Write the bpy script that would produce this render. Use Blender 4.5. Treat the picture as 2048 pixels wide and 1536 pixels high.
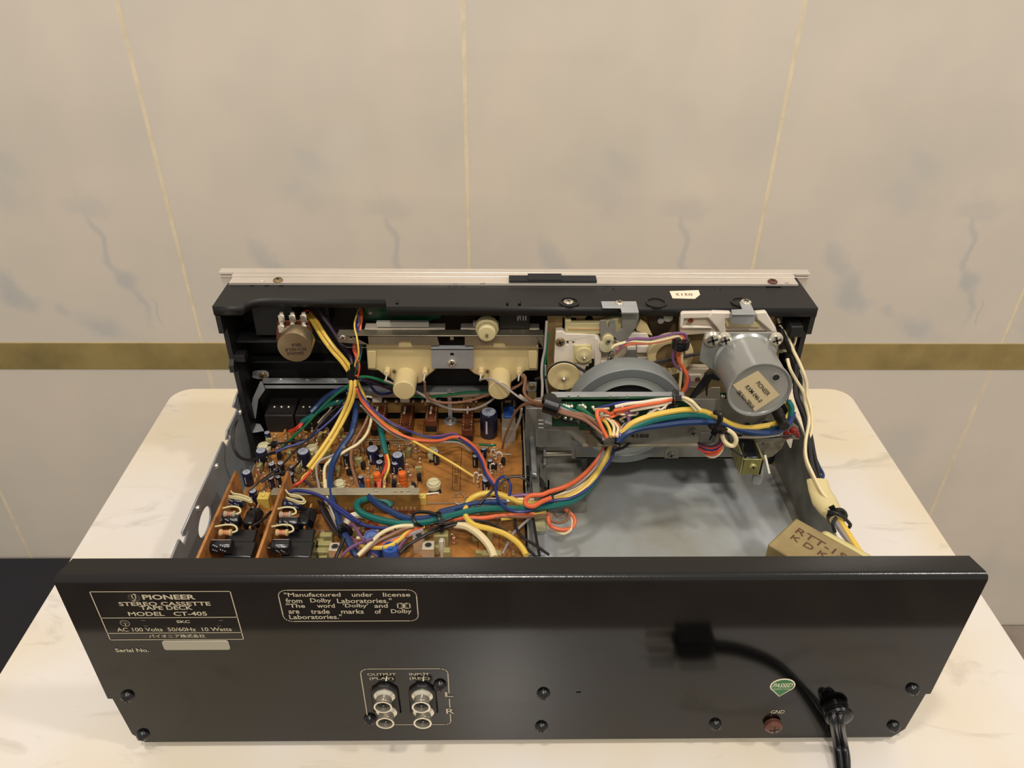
import bpy, bmesh, math, random
from mathutils import Vector, Matrix
R = math.radians
scn = bpy.context.scene
for o in list(bpy.data.objects): bpy.data.objects.remove(o)
COL = scn.collection

# ---------------------------------------------------------------- camera, world, lamps, exposure
FPX = 1559.91
PITCH, YAW, ROLL = .59122, .01836, .01043
CAM = Vector((-.01031, -.2185, .36036))
FW = Vector((math.sin(YAW)*math.cos(PITCH), math.cos(YAW)*math.cos(PITCH), -math.sin(PITCH)))
_R0 = Vector((math.cos(YAW), -math.sin(YAW), 0)); _U0 = _R0.cross(FW)
RT = math.cos(ROLL)*_R0 + math.sin(ROLL)*_U0
UP = -math.sin(ROLL)*_R0 + math.cos(ROLL)*_U0
cd = bpy.data.cameras.new('camera'); co = bpy.data.objects.new('camera', cd); COL.objects.link(co)
cd.sensor_fit = 'HORIZONTAL'; cd.sensor_width = 36.0; cd.lens = FPX/2048*36; cd.clip_start = .01
co.matrix_world = Matrix(((RT.x, UP.x, -FW.x, CAM.x), (RT.y, UP.y, -FW.y, CAM.y), (RT.z, UP.z, -FW.z, CAM.z), (0, 0, 0, 1)))
scn.camera = co
scn.view_settings.view_transform = 'Standard'; scn.view_settings.look = 'None'
scn.view_settings.exposure = 0.02; scn.view_settings.gamma = 1.0; scn.view_settings.use_curve_mapping = False
w = bpy.data.worlds.new('room_light'); scn.world = w; w.use_nodes = True
bg = w.node_tree.nodes['Background']; bg.inputs[0].default_value = (.87, .82, .74, 1); bg.inputs[1].default_value = .66

def lamp(loc, target, size, power, col):
    l = bpy.data.lights.new('ceiling_lamp', 'AREA'); l.shape = 'DISK'; l.size = size; l.energy = power; l.color = col
    o = bpy.data.objects.new('ceiling_lamp', l); COL.objects.link(o); o.location = loc
    o.rotation_euler = (Vector(target)-Vector(loc)).to_track_quat('-Z', 'Y').to_euler()
    return o
lamp((-.22, -.30, 1.75), (-.05, .15, 0), .13, 8.5, (1, .93, .84))
lamp((1.10, -.32, 1.75), (.2, .2, 0), .13, 9, (1, .94, .86))
lamp((0, -1.27, 1.75), (0, 0, 0), .13, 15, (1, .93, .84))

def at(px, py, ax, v):
    """the point where the line of sight through a photo pixel meets the plane ax = v"""
    d = FW + (px-1024)/FPX*RT - (py-768)/FPX*UP
    i = 'xyz'.index(ax)
    return CAM + d*((v-CAM[i])/d[i])
FR = {'A': (400, 520, 3.657), 'B': (940, 520, 2.844), 'C': (340, 800, 3.657), 'D': (860, 780, 3.657), 'E': (1380, 780, 3.657),
      'H': (430, 730, 6.024), 'I': (700, 730, 5.389), 'J': (380, 930, 6.024), 'K': (600, 960, 5.689), 'L': (1080, 590, 6.4),
      'N': (1360, 590, 7.314), 'M': (640, 590, 4.357), 'P': (0, 0, 1), 'Q': (1040, 740, 7.314), 'S': (1300, 740, 5.689),
      'T': (1030, 860, 6.144), 'V': (480, 840, 8.533), 'W': (660, 860, 8.533), 'X': (600, 1010, 7.877), 'Z': (840, 1010, 7.877), 'G': (700, 1310, 8.533)}
def fx(f, x, y): a, b, s = FR[f]; return a+x/s, b+y/s
def fa(f, x, y, ax, v): return at(*fx(f, x, y), ax, v)

# ---------------------------------------------------------------- materials
MATS = {}
def lin(c):
    return tuple(((v/255)/12.92 if v/255 <= .04045 else ((v/255+.055)/1.055)**2.4) for v in c)+(1,)
def mat(name, rgb, rough=.5, metal=0, var=0, vscale=60, bump=0, bscale=300, coat=0, trans=0, rgb2=None, sss=0, spec=.5, alpha=1):
    if name in MATS: return MATS[name]
    m = bpy.data.materials.new(name); m.use_nodes = True; nt = m.node_tree; b = nt.nodes['Principled BSDF']
    b.inputs['Base Color'].default_value = lin(rgb); b.inputs['Roughness'].default_value = rough; b.inputs['Metallic'].default_value = metal
    b.inputs['Specular IOR Level'].default_value = spec
    if coat: b.inputs['Coat Weight'].default_value = coat; b.inputs['Coat Roughness'].default_value = .08
    if trans: b.inputs['Transmission Weight'].default_value = trans
    if sss: b.inputs['Subsurface Weight'].default_value = sss; b.inputs['Subsurface Scale'].default_value = .004
    if alpha < 1: b.inputs['Alpha'].default_value = alpha
    tc = nt.nodes.new('ShaderNodeTexCoord')
    if var or rgb2:
        n = nt.nodes.new('ShaderNodeTexNoise'); n.inputs['Scale'].default_value = vscale; n.inputs['Detail'].default_value = 6; n.inputs['Roughness'].default_value = .6
        nt.links.new(tc.outputs['Object'], n.inputs['Vector'])
        r = nt.nodes.new('ShaderNodeValToRGB'); nt.links.new(n.outputs['Fac'], r.inputs['Fac'])
        c2 = rgb2 or tuple(max(0, v*(1-var)) for v in rgb)
        r.color_ramp.elements[0].position = .36; r.color_ramp.elements[0].color = lin(c2)
        r.color_ramp.elements[1].position = .60; r.color_ramp.elements[1].color = lin(rgb)
        nt.links.new(r.outputs['Color'], b.inputs['Base Color'])
    if bump:
        n2 = nt.nodes.new('ShaderNodeTexNoise'); n2.inputs['Scale'].default_value = bscale; n2.inputs['Detail'].default_value = 4
        nt.links.new(tc.outputs['Object'], n2.inputs['Vector'])
        bp = nt.nodes.new('ShaderNodeBump'); bp.inputs['Strength'].default_value = bump; bp.inputs['Distance'].default_value = .001
        nt.links.new(n2.outputs['Fac'], bp.inputs['Height']); nt.links.new(bp.outputs['Normal'], b.inputs['Normal'])
    MATS[name] = m; return m
black_paint = mat('black satin enamel', (6, 5, 5), .085, spec=.42)
black_lip = mat('black stippled enamel', (17, 15, 14), .20, bump=.06, bscale=1400)
black_plastic = mat('black moulded plastic', (20, 19, 19), .5, bump=.1, bscale=1500)
black_inner = mat('shade darkened black moulding', (7, 7, 7), .6)  # darker copy of the black plastic; the housing's inner shade is in its colour
black_gloss = mat('black glossy plastic', (16, 16, 18), .28)
black_rubber = mat('black rubber', (20, 19, 19), .55)
alu = mat('brushed aluminium', (226, 216, 204), .32, .55, var=.04, vscale=30)
steel = mat('galvanised steel', (176, 178, 180), .38, .35, var=.14, vscale=22, bump=.04)
steel_dark = mat('dull zinc steel', (152, 149, 140), .42, .3, var=.2, vscale=40)
chrome = mat('bright nickel', (226, 218, 200), .2, .8)
zinc_yellow = mat('yellow passivated steel', (190, 180, 122), .3, .4, var=.12, vscale=50)
gold_steel = mat('gold passivated steel', (170, 150, 104), .3, .35, var=.15, vscale=30)
brassy = mat('bronze tinted steel', (150, 126, 84), .36, .35, var=.25, vscale=25)
pcb = mat('amber phenolic board', (176, 119, 58), .42, var=.28, vscale=55, bump=.05, coat=.15)
pcb_edge = mat('phenolic board edge', (186, 124, 66), .6, var=.25, vscale=120)
pcb_dark = mat('dark solder trace ink', (76, 44, 20), .5)
pcb_green = mat('green solder mask', (18, 74, 44), .3, var=.3, vscale=80, coat=.2)
phenol = mat('red brown phenolic', (112, 56, 30), .4, var=.2, vscale=90)
cream = mat('cream moulded plastic', (208, 188, 138), .42, sss=.15)
cream2 = mat('pale yellow nylon', (206, 192, 144), .4, sss=.15)
white_pl = mat('white moulded plastic', (226, 214, 198), .42)
ivory = mat('ivory nylon', (206, 198, 160), .38)
grey_wheel = mat('grey cast flywheel', (132, 136, 134), .38, .25, bump=.03)
grey_dark = mat('dark machined grey', (64, 66, 66), .42, .4)
brown_disc = mat('brown clutch felt', (120, 96, 60), .6)
sleeve_navy = mat('navy capacitor sleeve', (26, 28, 52), .25)
sleeve_black = mat('black capacitor sleeve', (22, 22, 26), .25)
cap_top = mat('dull aluminium can end', (176, 180, 196), .4, .2)
orange_cap = mat('orange capacitor wrap', (226, 106, 40), .4)
tan_body = mat('tan resistor body', (196, 160, 112), .45)
olive_box = mat('olive film capacitor', (158, 148, 96), .5)
blue_pl = mat('blue plastic', (44, 84, 160), .4)
blue_grey = mat('blue grey pot core', (88, 108, 160), .45)
yellow_pl = mat('yellow connector plastic', (214, 186, 90), .45)
band_r = mat('red band', (190, 50, 40), .5); band_b = mat('brown band', (90, 50, 30), .5); band_g = mat('gold band', (170, 130, 60), .4)
ink_white = mat('cream screen print', (196, 184, 158), .6)
ink_cap = mat('white capacitor print', (190, 190, 196), .5)
ink_black = mat('black ink', (30, 26, 24), .6)
paper = mat('aged paper label', (206, 186, 146), .6)
paper_w = mat('white paper label', (240, 226, 200), .6)
silver_lbl = mat('silver serial plate', (176, 170, 152), .45, .3)
green_st = mat('green sticker', (52, 116, 66), .45)
felt = mat('black felt strip', (34, 34, 36), .9, bump=.4, bscale=2000)
redblob = mat('dark red lacquer', (120, 30, 24), .3)
WC = {}
for n_, c_ in dict(yellow=(224, 188, 82), navy=(30, 54, 98), blue=(36, 46, 108), teal=(16, 98, 90), green=(14, 96, 60), purple=(118, 80, 120), orange=(220, 104, 62),
                   red=(206, 66, 46), cream=(226, 208, 164), white=(228, 214, 190), brown=(132, 92, 70), black=(24, 22, 24), grey=(150, 140, 134), dark=(52, 44, 48), darkpurple=(52, 34, 54)).items():
    WC[n_] = mat(n_+' wire insulation', c_, .38)

# ---------------------------------------------------------------- mesh helpers
class MB:
    def __init__(s): s.v = []; s.f = []; s.m = []; s.mats = []
    def mi(s, m):
        if m not in s.mats: s.mats.append(m)
        return s.mats.index(m)
    def add(s, vs, fs, m, M=None):
        b = len(s.v); i = s.mi(m)
        for v in vs:
            v = Vector(v); s.v.append(M @ v if M is not None else v)
        for f in fs: s.f.append([b+k for k in f]); s.m.append(i)
        return s
    def box(s, a, b, m, M=None):
        x0, y0, z0 = a; x1, y1, z1 = b
        return s.add([(x0, y0, z0), (x1, y0, z0), (x1, y1, z0), (x0, y1, z0), (x0, y0, z1), (x1, y0, z1), (x1, y1, z1), (x0, y1, z1)],
                     [(0, 3, 2, 1), (4, 5, 6, 7), (0, 1, 5, 4), (1, 2, 6, 5), (2, 3, 7, 6), (3, 0, 4, 7)], m, M)
    def lathe(s, prof, m, M=None, n=24, mm=None):
        """prof: (radius, height) pairs around local +Z; mm: material per ring"""
        vs = []; 
        for r, h in prof:
            for k in range(n):
                a = 2*math.pi*k/n; vs.append((r*math.cos(a), r*math.sin(a), h))
        b = len(s.v)
        for v in vs:
            v = Vector(v); s.v.append(M @ v if M is not None else v)
        for j in range(len(prof)-1):
            i = s.mi(mm[j] if mm else m)
            for k in range(n):
                s.f.append([b+j*n+k, b+j*n+(k+1) % n, b+(j+1)*n+(k+1) % n, b+(j+1)*n+k]); s.m.append(i)
        s.f.append([b+k for k in range(n)][::-1]); s.m.append(s.mi(mm[0] if mm else m))
        s.f.append([b+(len(prof)-1)*n+k for k in range(n)]); s.m.append(s.mi(mm[-1] if mm else m))
        return s
    def cyl(s, p0, p1, r, m, n=16, r1=None):
        p0 = Vector(p0); p1 = Vector(p1); d = p1-p0; q = d.to_track_quat('Z', 'Y').to_matrix().to_4x4()
        return s.lathe([(r, 0), (r1 if r1 is not None else r, d.length)], m, Matrix.Translation(p0) @ q, n)
    def prism(s, poly, m, ax, v0, v1):
        """poly in the two other axes, extruded along ax from v0 to v1"""
        def P(a, b, v): return {'x': (v, a, b), 'y': (a, v, b), 'z': (a, b, v)}[ax]
        n = len(poly); vs = [P(a, b, v0) for a, b in poly]+[P(a, b, v1) for a, b in poly]
        return s.add(vs, [list(range(n))[::-1], list(range(n, 2*n))]+[(k, (k+1) % n, n+(k+1) % n, n+k) for k in range(n)], m)
    def tube(s, pts, r, m, n=8, sub=5, closed=False):
        P = smooth(pts, sub) if sub > 1 else [Vector(p) for p in pts]
        b = len(s.v); i = s.mi(m); t0 = None; nrm = None
        for k, p in enumerate(P):
            t = (P[min(k+1, len(P)-1)]-P[max(k-1, 0)]).normalized()
            if nrm is None:
                nrm = t.orthogonal().normalized()
            else:
                nrm = (nrm - t*nrm.dot(t)).normalized()
            bn = t.cross(nrm)
            rr = r(k/(len(P)-1)) if callable(r) else r
            for j in range(n):
                a = 2*math.pi*j/n; s.v.append(p+(nrm*math.cos(a)+bn*math.sin(a))*rr)
        for k in range(len(P)-1):
            for j in range(n):
                s.f.append([b+k*n+j, b+k*n+(j+1) % n, b+(k+1)*n+(j+1) % n, b+(k+1)*n+j]); s.m.append(i)
        s.f.append([b+j for j in range(n)][::-1]); s.m.append(i)
        s.f.append([b+(len(P)-1)*n+j for j in range(n)]); s.m.append(i)
        return s
    def mesh(s, name, smooth_deg=35):
        me = bpy.data.meshes.new(name); me.from_pydata([tuple(v) for v in s.v], [], s.f)
        for m in s.mats: me.materials.append(m)
        me.polygons.foreach_set('material_index', s.m)
        bm = bmesh.new(); bm.from_mesh(me); bmesh.ops.recalc_face_normals(bm, faces=bm.faces); bm.to_mesh(me); bm.free()
        me.shade_smooth()
        try: me.set_sharp_from_angle(angle=R(smooth_deg))
        except Exception: pass
        me.update(); return me
def smooth(pts, sub):
    P = [Vector(p) for p in pts]
    if len(P) < 3: return P
    Q = [P[0]*2-P[1]]+P+[P[-1]*2-P[-2]]; out = []
    for i in range(1, len(Q)-2):
        p0, p1, p2, p3 = Q[i-1:i+3]
        for k in range(sub):
            t = k/sub
            out.append(.5*((2*p1)+(p2-p0)*t+(2*p0-5*p1+4*p2-p3)*t*t+(3*p1-p0-3*p2+p3)*t**3))
    out.append(P[-1]); return out
WMX = {}
def link(name, me, parent=None, M=None, label=None, bevel=0):
    o = bpy.data.objects.new(name, me); COL.objects.link(o)
    M = M or Matrix.Identity(4)
    if parent is not None:
        o.parent = parent; o.matrix_parent_inverse = WMX[parent.name].inverted()
    o.matrix_basis = M; WMX[o.name] = M.copy()
    if label: o['label'] = label
    if bevel:
        b = o.modifiers.new('soft edges', 'BEVEL'); b.width = bevel; b.segments = 2; b.limit_method = 'ANGLE'; b.angle_limit = R(40); b.harden_normals = False
    return o
def thing(name, loc, label, cat, group=None):
    o = bpy.data.objects.new(name, None); COL.objects.link(o); o.empty_display_size = .05
    M = Matrix.Translation(loc); o.matrix_basis = M; WMX[o.name] = M
    o['label'] = label; o['category'] = cat
    if group: o['group'] = group
    return o
def build(mb, name, parent=None, label=None, bevel=0, M=None): return link(name, mb.mesh(name), parent, M, label, bevel)

def flat(outer, holes, m, ax, v, th, name, parent, label=None, bevel=0):
    """sheet with holes: outline lists in the two other axes, at ax=v, thickness th towards +ax"""
    cu = bpy.data.curves.new('sheet', 'CURVE'); cu.dimensions = '2D'; cu.fill_mode = 'BOTH'; cu.extrude = abs(th)/2
    for pl in [outer]+list(holes):
        sp = cu.splines.new('POLY'); sp.points.add(len(pl)-1)
        for k, (a, b) in enumerate(pl): sp.points[k].co = (a, b, 0, 1)
        sp.use_cyclic_u = True
    t = bpy.data.objects.new('sheet', cu); COL.objects.link(t)
    me = bpy.data.meshes.new_from_object(t.evaluated_get(bpy.context.evaluated_depsgraph_get()))
    bpy.data.objects.remove(t); bpy.data.curves.remove(cu)
    mid = v+th/2
    for q in me.vertices:
        a, b, c = q.co
        q.co = {'x': (mid+c, a, b), 'y': (a, mid+c, b), 'z': (a, b, mid+c)}[ax]
    bm = bmesh.new(); bm.from_mesh(me); bmesh.ops.remove_doubles(bm, verts=bm.verts, dist=1e-6); bmesh.ops.recalc_face_normals(bm, faces=bm.faces); bm.to_mesh(me); bm.free()
    me.materials.clear(); me.materials.append(m); me.name = name
    return link(name, me, parent, None, label, bevel)
def ell(cx, cy, rx, ry=None, n=20, rot=0): 
    ry = ry or rx; return [(cx+rx*math.cos(2*math.pi*k/n), cy+ry*math.sin(2*math.pi*k/n)) for k in range(n)]
def rrect(x0, y0, x1, y1, r, n=4):
    out = []
    for cx, cy, a0 in ((x1-r, y1-r, 0), (x0+r, y1-r, 90), (x0+r, y0+r, 180), (x1-r, y0+r, 270)):
        for k in range(n+1):
            a = R(a0+90*k/n); out.append((cx+r*math.cos(a), cy+r*math.sin(a)))
    return out
def pxflat(f, pts, ax, v, th, m, name, parent, holes=(), label=None, bevel=0):
    def cv(q):
        p = fa(f, q[0], q[1], ax, v); return {'x': (p.y, p.z), 'y': (p.x, p.z), 'z': (p.x, p.y)}[ax]
    return flat([cv(q) for q in pts], [[cv(q) for q in h] for h in holes], m, ax, v, th, name, parent, label, bevel)
TXT = {}
def text_mesh(body, bold=0):
    k = (body, bold)
    if k in TXT: return TXT[k]
    cu = bpy.data.curves.new('t', 'FONT'); cu.body = body; cu.size = 1; cu.offset = bold; cu.extrude = 0; cu.resolution_u = 3
    t = bpy.data.objects.new('t', cu); COL.objects.link(t)
    me = bpy.data.meshes.new_from_object(t.evaluated_get(bpy.context.evaluated_depsgraph_get()))
    bpy.data.objects.remove(t); bpy.data.curves.remove(cu)
    vs = [v.co.copy() for v in me.vertices]; fs = [list(p.vertices) for p in me.polygons]
    bpy.data.meshes.remove(me)
    x0 = min(v.x for v in vs); x1 = max(v.x for v in vs); y0 = min(v.y for v in vs); y1 = max(v.y for v in vs)
    TXT[k] = ([((v.x-x0)/(x1-x0)-.5, (v.y-y0)/(y1-y0)-.5) for v in vs], fs); return TXT[k]
def put_text(mb, body, o, u, v, wd, ht, m, bold=.01, shear=0):
    """text centred at o, reading along unit vector u, upward v"""
    vs, fs = text_mesh(body, bold); o = Vector(o); u = Vector(u).normalized(); v = Vector(v).normalized()
    mb.add([o+u*(a*wd+shear*b*ht)+v*(b*ht) for a, b in vs], fs, m)
def ptext(mb, body, f, x0, x1, yt, yb, m=None, ax='y', v=-.0002, bold=.01):
    p = fa(f, x0, (yt+yb)/2, ax, v); q = fa(f, x1, (yt+yb)/2, ax, v); a = fa(f, (x0+x1)/2, yt, ax, v); b = fa(f, (x0+x1)/2, yb, ax, v)
    put_text(mb, body, (p+q)/2*.5+(a+b)/2*.5, q-p if ax != 'y' else (1, 0, 0), (0, 0, 1), (q-p).length, (a-b).length, m or ink_white, bold)
def Yax(p): return Matrix.Translation(p) @ Matrix.Rotation(R(90), 4, 'X')      # local +Z towards -Y (towards the photographer)
def pxr(f, r, p):      # photo pixels -> metres at point p
    return r/FR[f][2]*((p-CAM).dot(FW))/FPX

# ---------------------------------------------------------------- the room
def blob_tile_material():
    m = bpy.data.materials.new('marble print ceramic'); m.use_nodes = True; nt = m.node_tree; L = nt.links; b = nt.nodes['Principled BSDF']
    b.inputs['Roughness'].default_value = .10; b.inputs['Specular IOR Level'].default_value = .5
    tc = nt.nodes.new('ShaderNodeTexCoord')
    no = nt.nodes.new('ShaderNodeTexNoise'); no.inputs['Scale'].default_value = 26; no.inputs['Detail'].default_value = 5; L.new(tc.outputs['Object'], no.inputs['Vector'])
    sub = nt.nodes.new('ShaderNodeVectorMath'); sub.operation = 'SUBTRACT'; L.new(no.outputs['Color'], sub.inputs[0]); sub.inputs[1].default_value = (.5, .5, .5)
    sc = nt.nodes.new('ShaderNodeVectorMath'); sc.operation = 'SCALE'; L.new(sub.outputs[0], sc.inputs[0]); sc.inputs['Scale'].default_value = .045
    ad = nt.nodes.new('ShaderNodeVectorMath'); ad.operation = 'ADD'; L.new(tc.outputs['Object'], ad.inputs[0]); L.new(sc.outputs[0], ad.inputs[1])
    acc = None
    for (u, v, ru, rv, ang, s) in BLOBS:
        mp = nt.nodes.new('ShaderNodeMapping'); mp.vector_type = 'TEXTURE'
        mp.inputs['Location'].default_value = (u, 0, v); mp.inputs['Rotation'].default_value = (0, R(ang), 0); mp.inputs['Scale'].default_value = (ru, 10, rv)
        L.new(ad.outputs[0], mp.inputs['Vector'])
        ln = nt.nodes.new('ShaderNodeVectorMath'); ln.operation = 'LENGTH'; L.new(mp.outputs[0], ln.inputs[0])
        mr = nt.nodes.new('ShaderNodeMapRange'); mr.interpolation_type = 'SMOOTHSTEP'; L.new(ln.outputs['Value'], mr.inputs['Value'])
        mr.inputs['From Min'].default_value = 1.35; mr.inputs['From Max'].default_value = .25; mr.inputs['To Min'].default_value = 0; mr.inputs['To Max'].default_value = s
        if acc is None: acc = mr.outputs[0]
        else:
            mx = nt.nodes.new('ShaderNodeMath'); mx.operation = 'MAXIMUM'; L.new(acc, mx.inputs[0]); L.new(mr.outputs[0], mx.inputs[1]); acc = mx.outputs[0]
    n2 = nt.nodes.new('ShaderNodeTexNoise'); n2.inputs['Scale'].default_value = 7; n2.inputs['Detail'].default_value = 3; L.new(tc.outputs['Object'], n2.inputs['Vector'])
    r = nt.nodes.new('ShaderNodeValToRGB'); L.new(n2.outputs['Fac'], r.inputs['Fac'])
    r.color_ramp.elements[0].position = .35; r.color_ramp.elements[0].color = lin((206, 198, 185)); r.color_ramp.elements[1].position = .65; r.color_ramp.elements[1].color = lin((217, 205, 190))
    mix = nt.nodes.new('ShaderNodeMix'); mix.data_type = 'RGBA'; L.new(acc, mix.inputs[0]); L.new(r.outputs[0], mix.inputs[6]); mix.inputs[7].default_value = lin((182, 182, 180))
    L.new(mix.outputs[2], b.inputs['Base Color'])
    return m
# pale grey veins of the print in tile coordinates (the same print on every tile)
BLOBS = [(-.062, .100, .010, .034, -28, .55), (-.036, .062, .016, .030, -34, .75), (.050, .020, .030, .014, 25, .6), (.010, .040, .012, .007, 20, .45), (.074, .112, .006, .060, -14, .55),
         (.085, .075, .011, .018, -12, .7), (.07, .16, .03, .012, 0, .3), (-.01, .17, .03, .018, 30, .3), (.0, .2, .014, .02, -30, .3), (.092, .05, .003, .03, -18, .5),
         (.11, .035, .002, .02, -15, .5), (-.12, .02, .02, .012, 30, .4), (.03, -.25, .05, .02, 30, .3), (-.05, -.35, .03, .06, 20, .35), (.08, -.12, .03, .05, -20, .25)]
tile_m = blob_tile_material()
grout_m = mat('aged grout', (228, 212, 182), .7, var=.06, vscale=60)
WY = .5327; T0 = -.0428
wall = build(MB().box((-1.9, WY+.0001, -.575), (1.9, WY+.02, 1.1), grout_m), 'wall_back'); wall['kind'] = 'structure'
def tile_mesh(w_, h_, z0):
    mb = MB().box((-w_/2, 0, z0), (w_/2, .007, z0+h_), tile_m); return mb.mesh('tile')
up = tile_mesh(.2970, .60, -.0); lo = tile_mesh(.2970, .4515, -.4515)
for k in range(-4, 6):
    x = T0+(k+.5)*.30
    for me, z in ((up, -.0885), (lo, -.1240)):
        o = link('tile', me, wall, Matrix.Translation((x, WY, z)), bevel=.0007)
up2 = tile_mesh(.2970, .59, 0)
for k in range(-4, 6): link('tile', up2, wall, Matrix.Translation((T0+(k+.5)*.30, WY, .5135)), bevel=.0007)
gold = mat('gold mirror trim', (172, 152, 98), .22, .3, var=.2, vscale=9, bump=.35, bscale=14)
tr = build(MB().box((-1.9, WY-.001, -.1236), (1.9, WY+.006, -.0889), gold), 'trim_1', bevel=.0005); tr['kind'] = 'structure'

floor_m = mat('dark grout line', (60, 52, 46), .8)
fl = build(MB().box((-2.2, -2.6, -.60), (2.2, WY+.02, -.577), floor_m), 'floor'); fl['kind'] = 'structure'
wood_a = mat('grey oak laminate', (156, 142, 130), .5, rgb2=(128, 116, 106), vscale=9)
pm = MB().box((-.3, -.0585, 0), (.3, .0585, .004), wood_a).mesh('plank')
for j in range(26):
    for i in range(-4, 5):
        link('plank', pm, fl, Matrix.Translation((i*.602+(.3 if j % 2 else 0), WY-.06-j*.1185, -.577)), bevel=.0006)

# low dark box standing against the wall on the left
bx = thing('storage_box', (-.62, .36, -.573), 'dark navy storage box standing low against the tiled wall left of the table', 'box')
nav = mat('dark navy vinyl', (24, 23, 34), .6, var=.1)
build(MB().box((-.95, .05, -.573), (-.40, WY-.003, -.437), nav), 'box_body', bx, bevel=.004)
build(MB().box((-.955, .045, -.437), (-.395, WY-.002, -.4232), nav), 'lid', bx, bevel=.004)

# ---------------------------------------------------------------- the table
def marble_table():
    m = bpy.data.materials.new('white marble laminate'); m.use_nodes = True; nt = m.node_tree; L = nt.links; b = nt.nodes['Principled BSDF']
    b.inputs['Roughness'].default_value = .24
    tc = nt.nodes.new('ShaderNodeTexCoord')
    def noise(s, d, ro=.6, dist=0):
        n = nt.nodes.new('ShaderNodeTexNoise'); n.inputs['Scale'].default_value = s; n.inputs['Detail'].default_value = d; n.inputs['Roughness'].default_value = ro; n.inputs['Distortion'].default_value = dist
        L.new(tc.outputs['Object'], n.inputs['Vector']); return n.outputs['Fac']
    def ramp(src, p0, c0, p1, c1):
        r = nt.nodes.new('ShaderNodeValToRGB'); L.new(src, r.inputs['Fac']); r.color_ramp.elements[0].position = p0; r.color_ramp.elements[0].color = c0
        r.color_ramp.elements[1].position = p1; r.color_ramp.elements[1].color = c1; return r.outputs[0]
    base = ramp(noise(5, 3), .38, lin((220, 206, 180)), .58, lin((224, 217, 210)))
    mp = nt.nodes.new('ShaderNodeMapping'); mp.inputs['Rotation'].default_value = (0, 0, R(28)); mp.inputs['Scale'].default_value = (1, 3.2, 1); L.new(tc.outputs['Object'], mp.inputs['Vector'])
    n = nt.nodes.new('ShaderNodeTexNoise'); n.inputs['Scale'].default_value = 13; n.inputs['Detail'].default_value = 7; n.inputs['Roughness'].default_value = .62; n.inputs['Distortion'].default_value = 1.2
    L.new(mp.outputs[0], n.inputs['Vector'])
    vein = ramp(n.outputs['Fac'], .57, (0, 0, 0, 1), .70, (1, 1, 1, 1))
    mix = nt.nodes.new('ShaderNodeMix'); mix.data_type = 'RGBA'; ml = nt.nodes.new('ShaderNodeMath'); ml.operation = 'MULTIPLY'; L.new(vein, ml.inputs[0]); ml.inputs[1].default_value = .5
    L.new(ml.outputs[0], mix.inputs[0]); L.new(base, mix.inputs[6]); mix.inputs[7].default_value = lin((172, 162, 146))
    vo = nt.nodes.new('ShaderNodeTexVoronoi'); vo.inputs['Scale'].default_value = 17; L.new(tc.outputs['Object'], vo.inputs['Vector'])
    sp = ramp(vo.outputs['Distance'], .018, (1, 1, 1, 1), .03, (0, 0, 0, 1))
    mix2 = nt.nodes.new('ShaderNodeMix'); mix2.data_type = 'RGBA'; L.new(sp, mix2.inputs[0]); L.new(mix.outputs[2], mix2.inputs[6]); mix2.inputs[7].default_value = lin((120, 104, 88))
    L.new(mix2.outputs[2], b.inputs['Base Color'])
    return m
tb = thing('table', (0, .12, -.573), 'small table with white marble top under the opened cassette deck', 'table')
mt = marble_table()
top = flat(rrect(-.2755, -.070, .2762, .3115, .016, 6), [], mt, 'z', -.022, .022, 'tabletop', tb, bevel=.003)
wleg = mat('white painted steel', (210, 205, 198), .4)
ap = MB(); ap.box((-.23, -.03, -.062), (.23, -.015, -.022), wleg); ap.box((-.23, .26, -.062), (.23, .275, -.022), wleg); ap.box((-.23, -.015, -.062), (-.215, .26, -.022), wleg); ap.box((.215, -.015, -.062), (.23, .26, -.022), wleg)
build(ap, 'table_frame', tb)
for sx in (-1, 1):
    for yy in (-.02, .265): build(MB().cyl((sx*.222, yy, -.022), (sx*.235, yy, -.573), .014, wleg, 16, .010), 'leg', tb)

# ================================================================ the cassette deck
dk = thing('cassette_deck', (0, .12, 0), 'opened vintage black and silver cassette deck on the marble table, rear panel towards the viewer', 'cassette deck')
feet = MB()
for sx in (-.15, .15):
    for yy in (.03, .2):
        build(MB().cyl((sx, yy, 0), (sx, yy, .0045), .010, black_rubber, 20), 'foot', dk)
# ---- chassis: bottom pan and the two side plates
pan_m = mat('zinc plated bottom pan', (192, 198, 202), .36, .25, rgb2=(172, 170, 158), vscale=12, bump=.02)
build(MB().box((-.186, .0012, .0045), (.186, .232, .0058), pan_m), 'bottom_pan', dk)
zt = .0058
# raised foot flange of the right side plate
rs = MB(); rs.box((.1795, .012, zt), (.186, .228, zt+.0009), steel_dark)
build(rs, 'side_flange', dk)
def sideY(f, pts, x): return [(lambda p: (p.y, p.z))(fa(f, a, b, 'x', x)) for a, b in pts]
FR['Y'] = (0, 600, 2.56)
XL = -.184
lpts = sideY('Y', [(880, 1310), (915, 1225), (940, 1255), (962, 1182), (955, 1172), (948, 1200), (938, 1210), (930, 1190), (1010, 1010), (1060, 905), (1140, 725), (1158, 752), (1180, 700), (1176, 684), (1168, 690), (1166, 712), (1157, 716), (1160, 670), (1200, 592), (1215, 560)], XL)
y_end = .2275
louter = [(.0015, .0065), (.0015, .046)] + lpts + [(.196, .064), (.205, .0665), (y_end, .0665), (y_end, .0065)]
hc = fa('Y', 1045, 1135, 'x', XL)
lp = flat(louter, [ell(hc.y, hc.z, .011, .0075)], steel, 'x', XL-.0006, .0012, 'side_plate', dk, 'galvanised side plate with hook notches')
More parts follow.
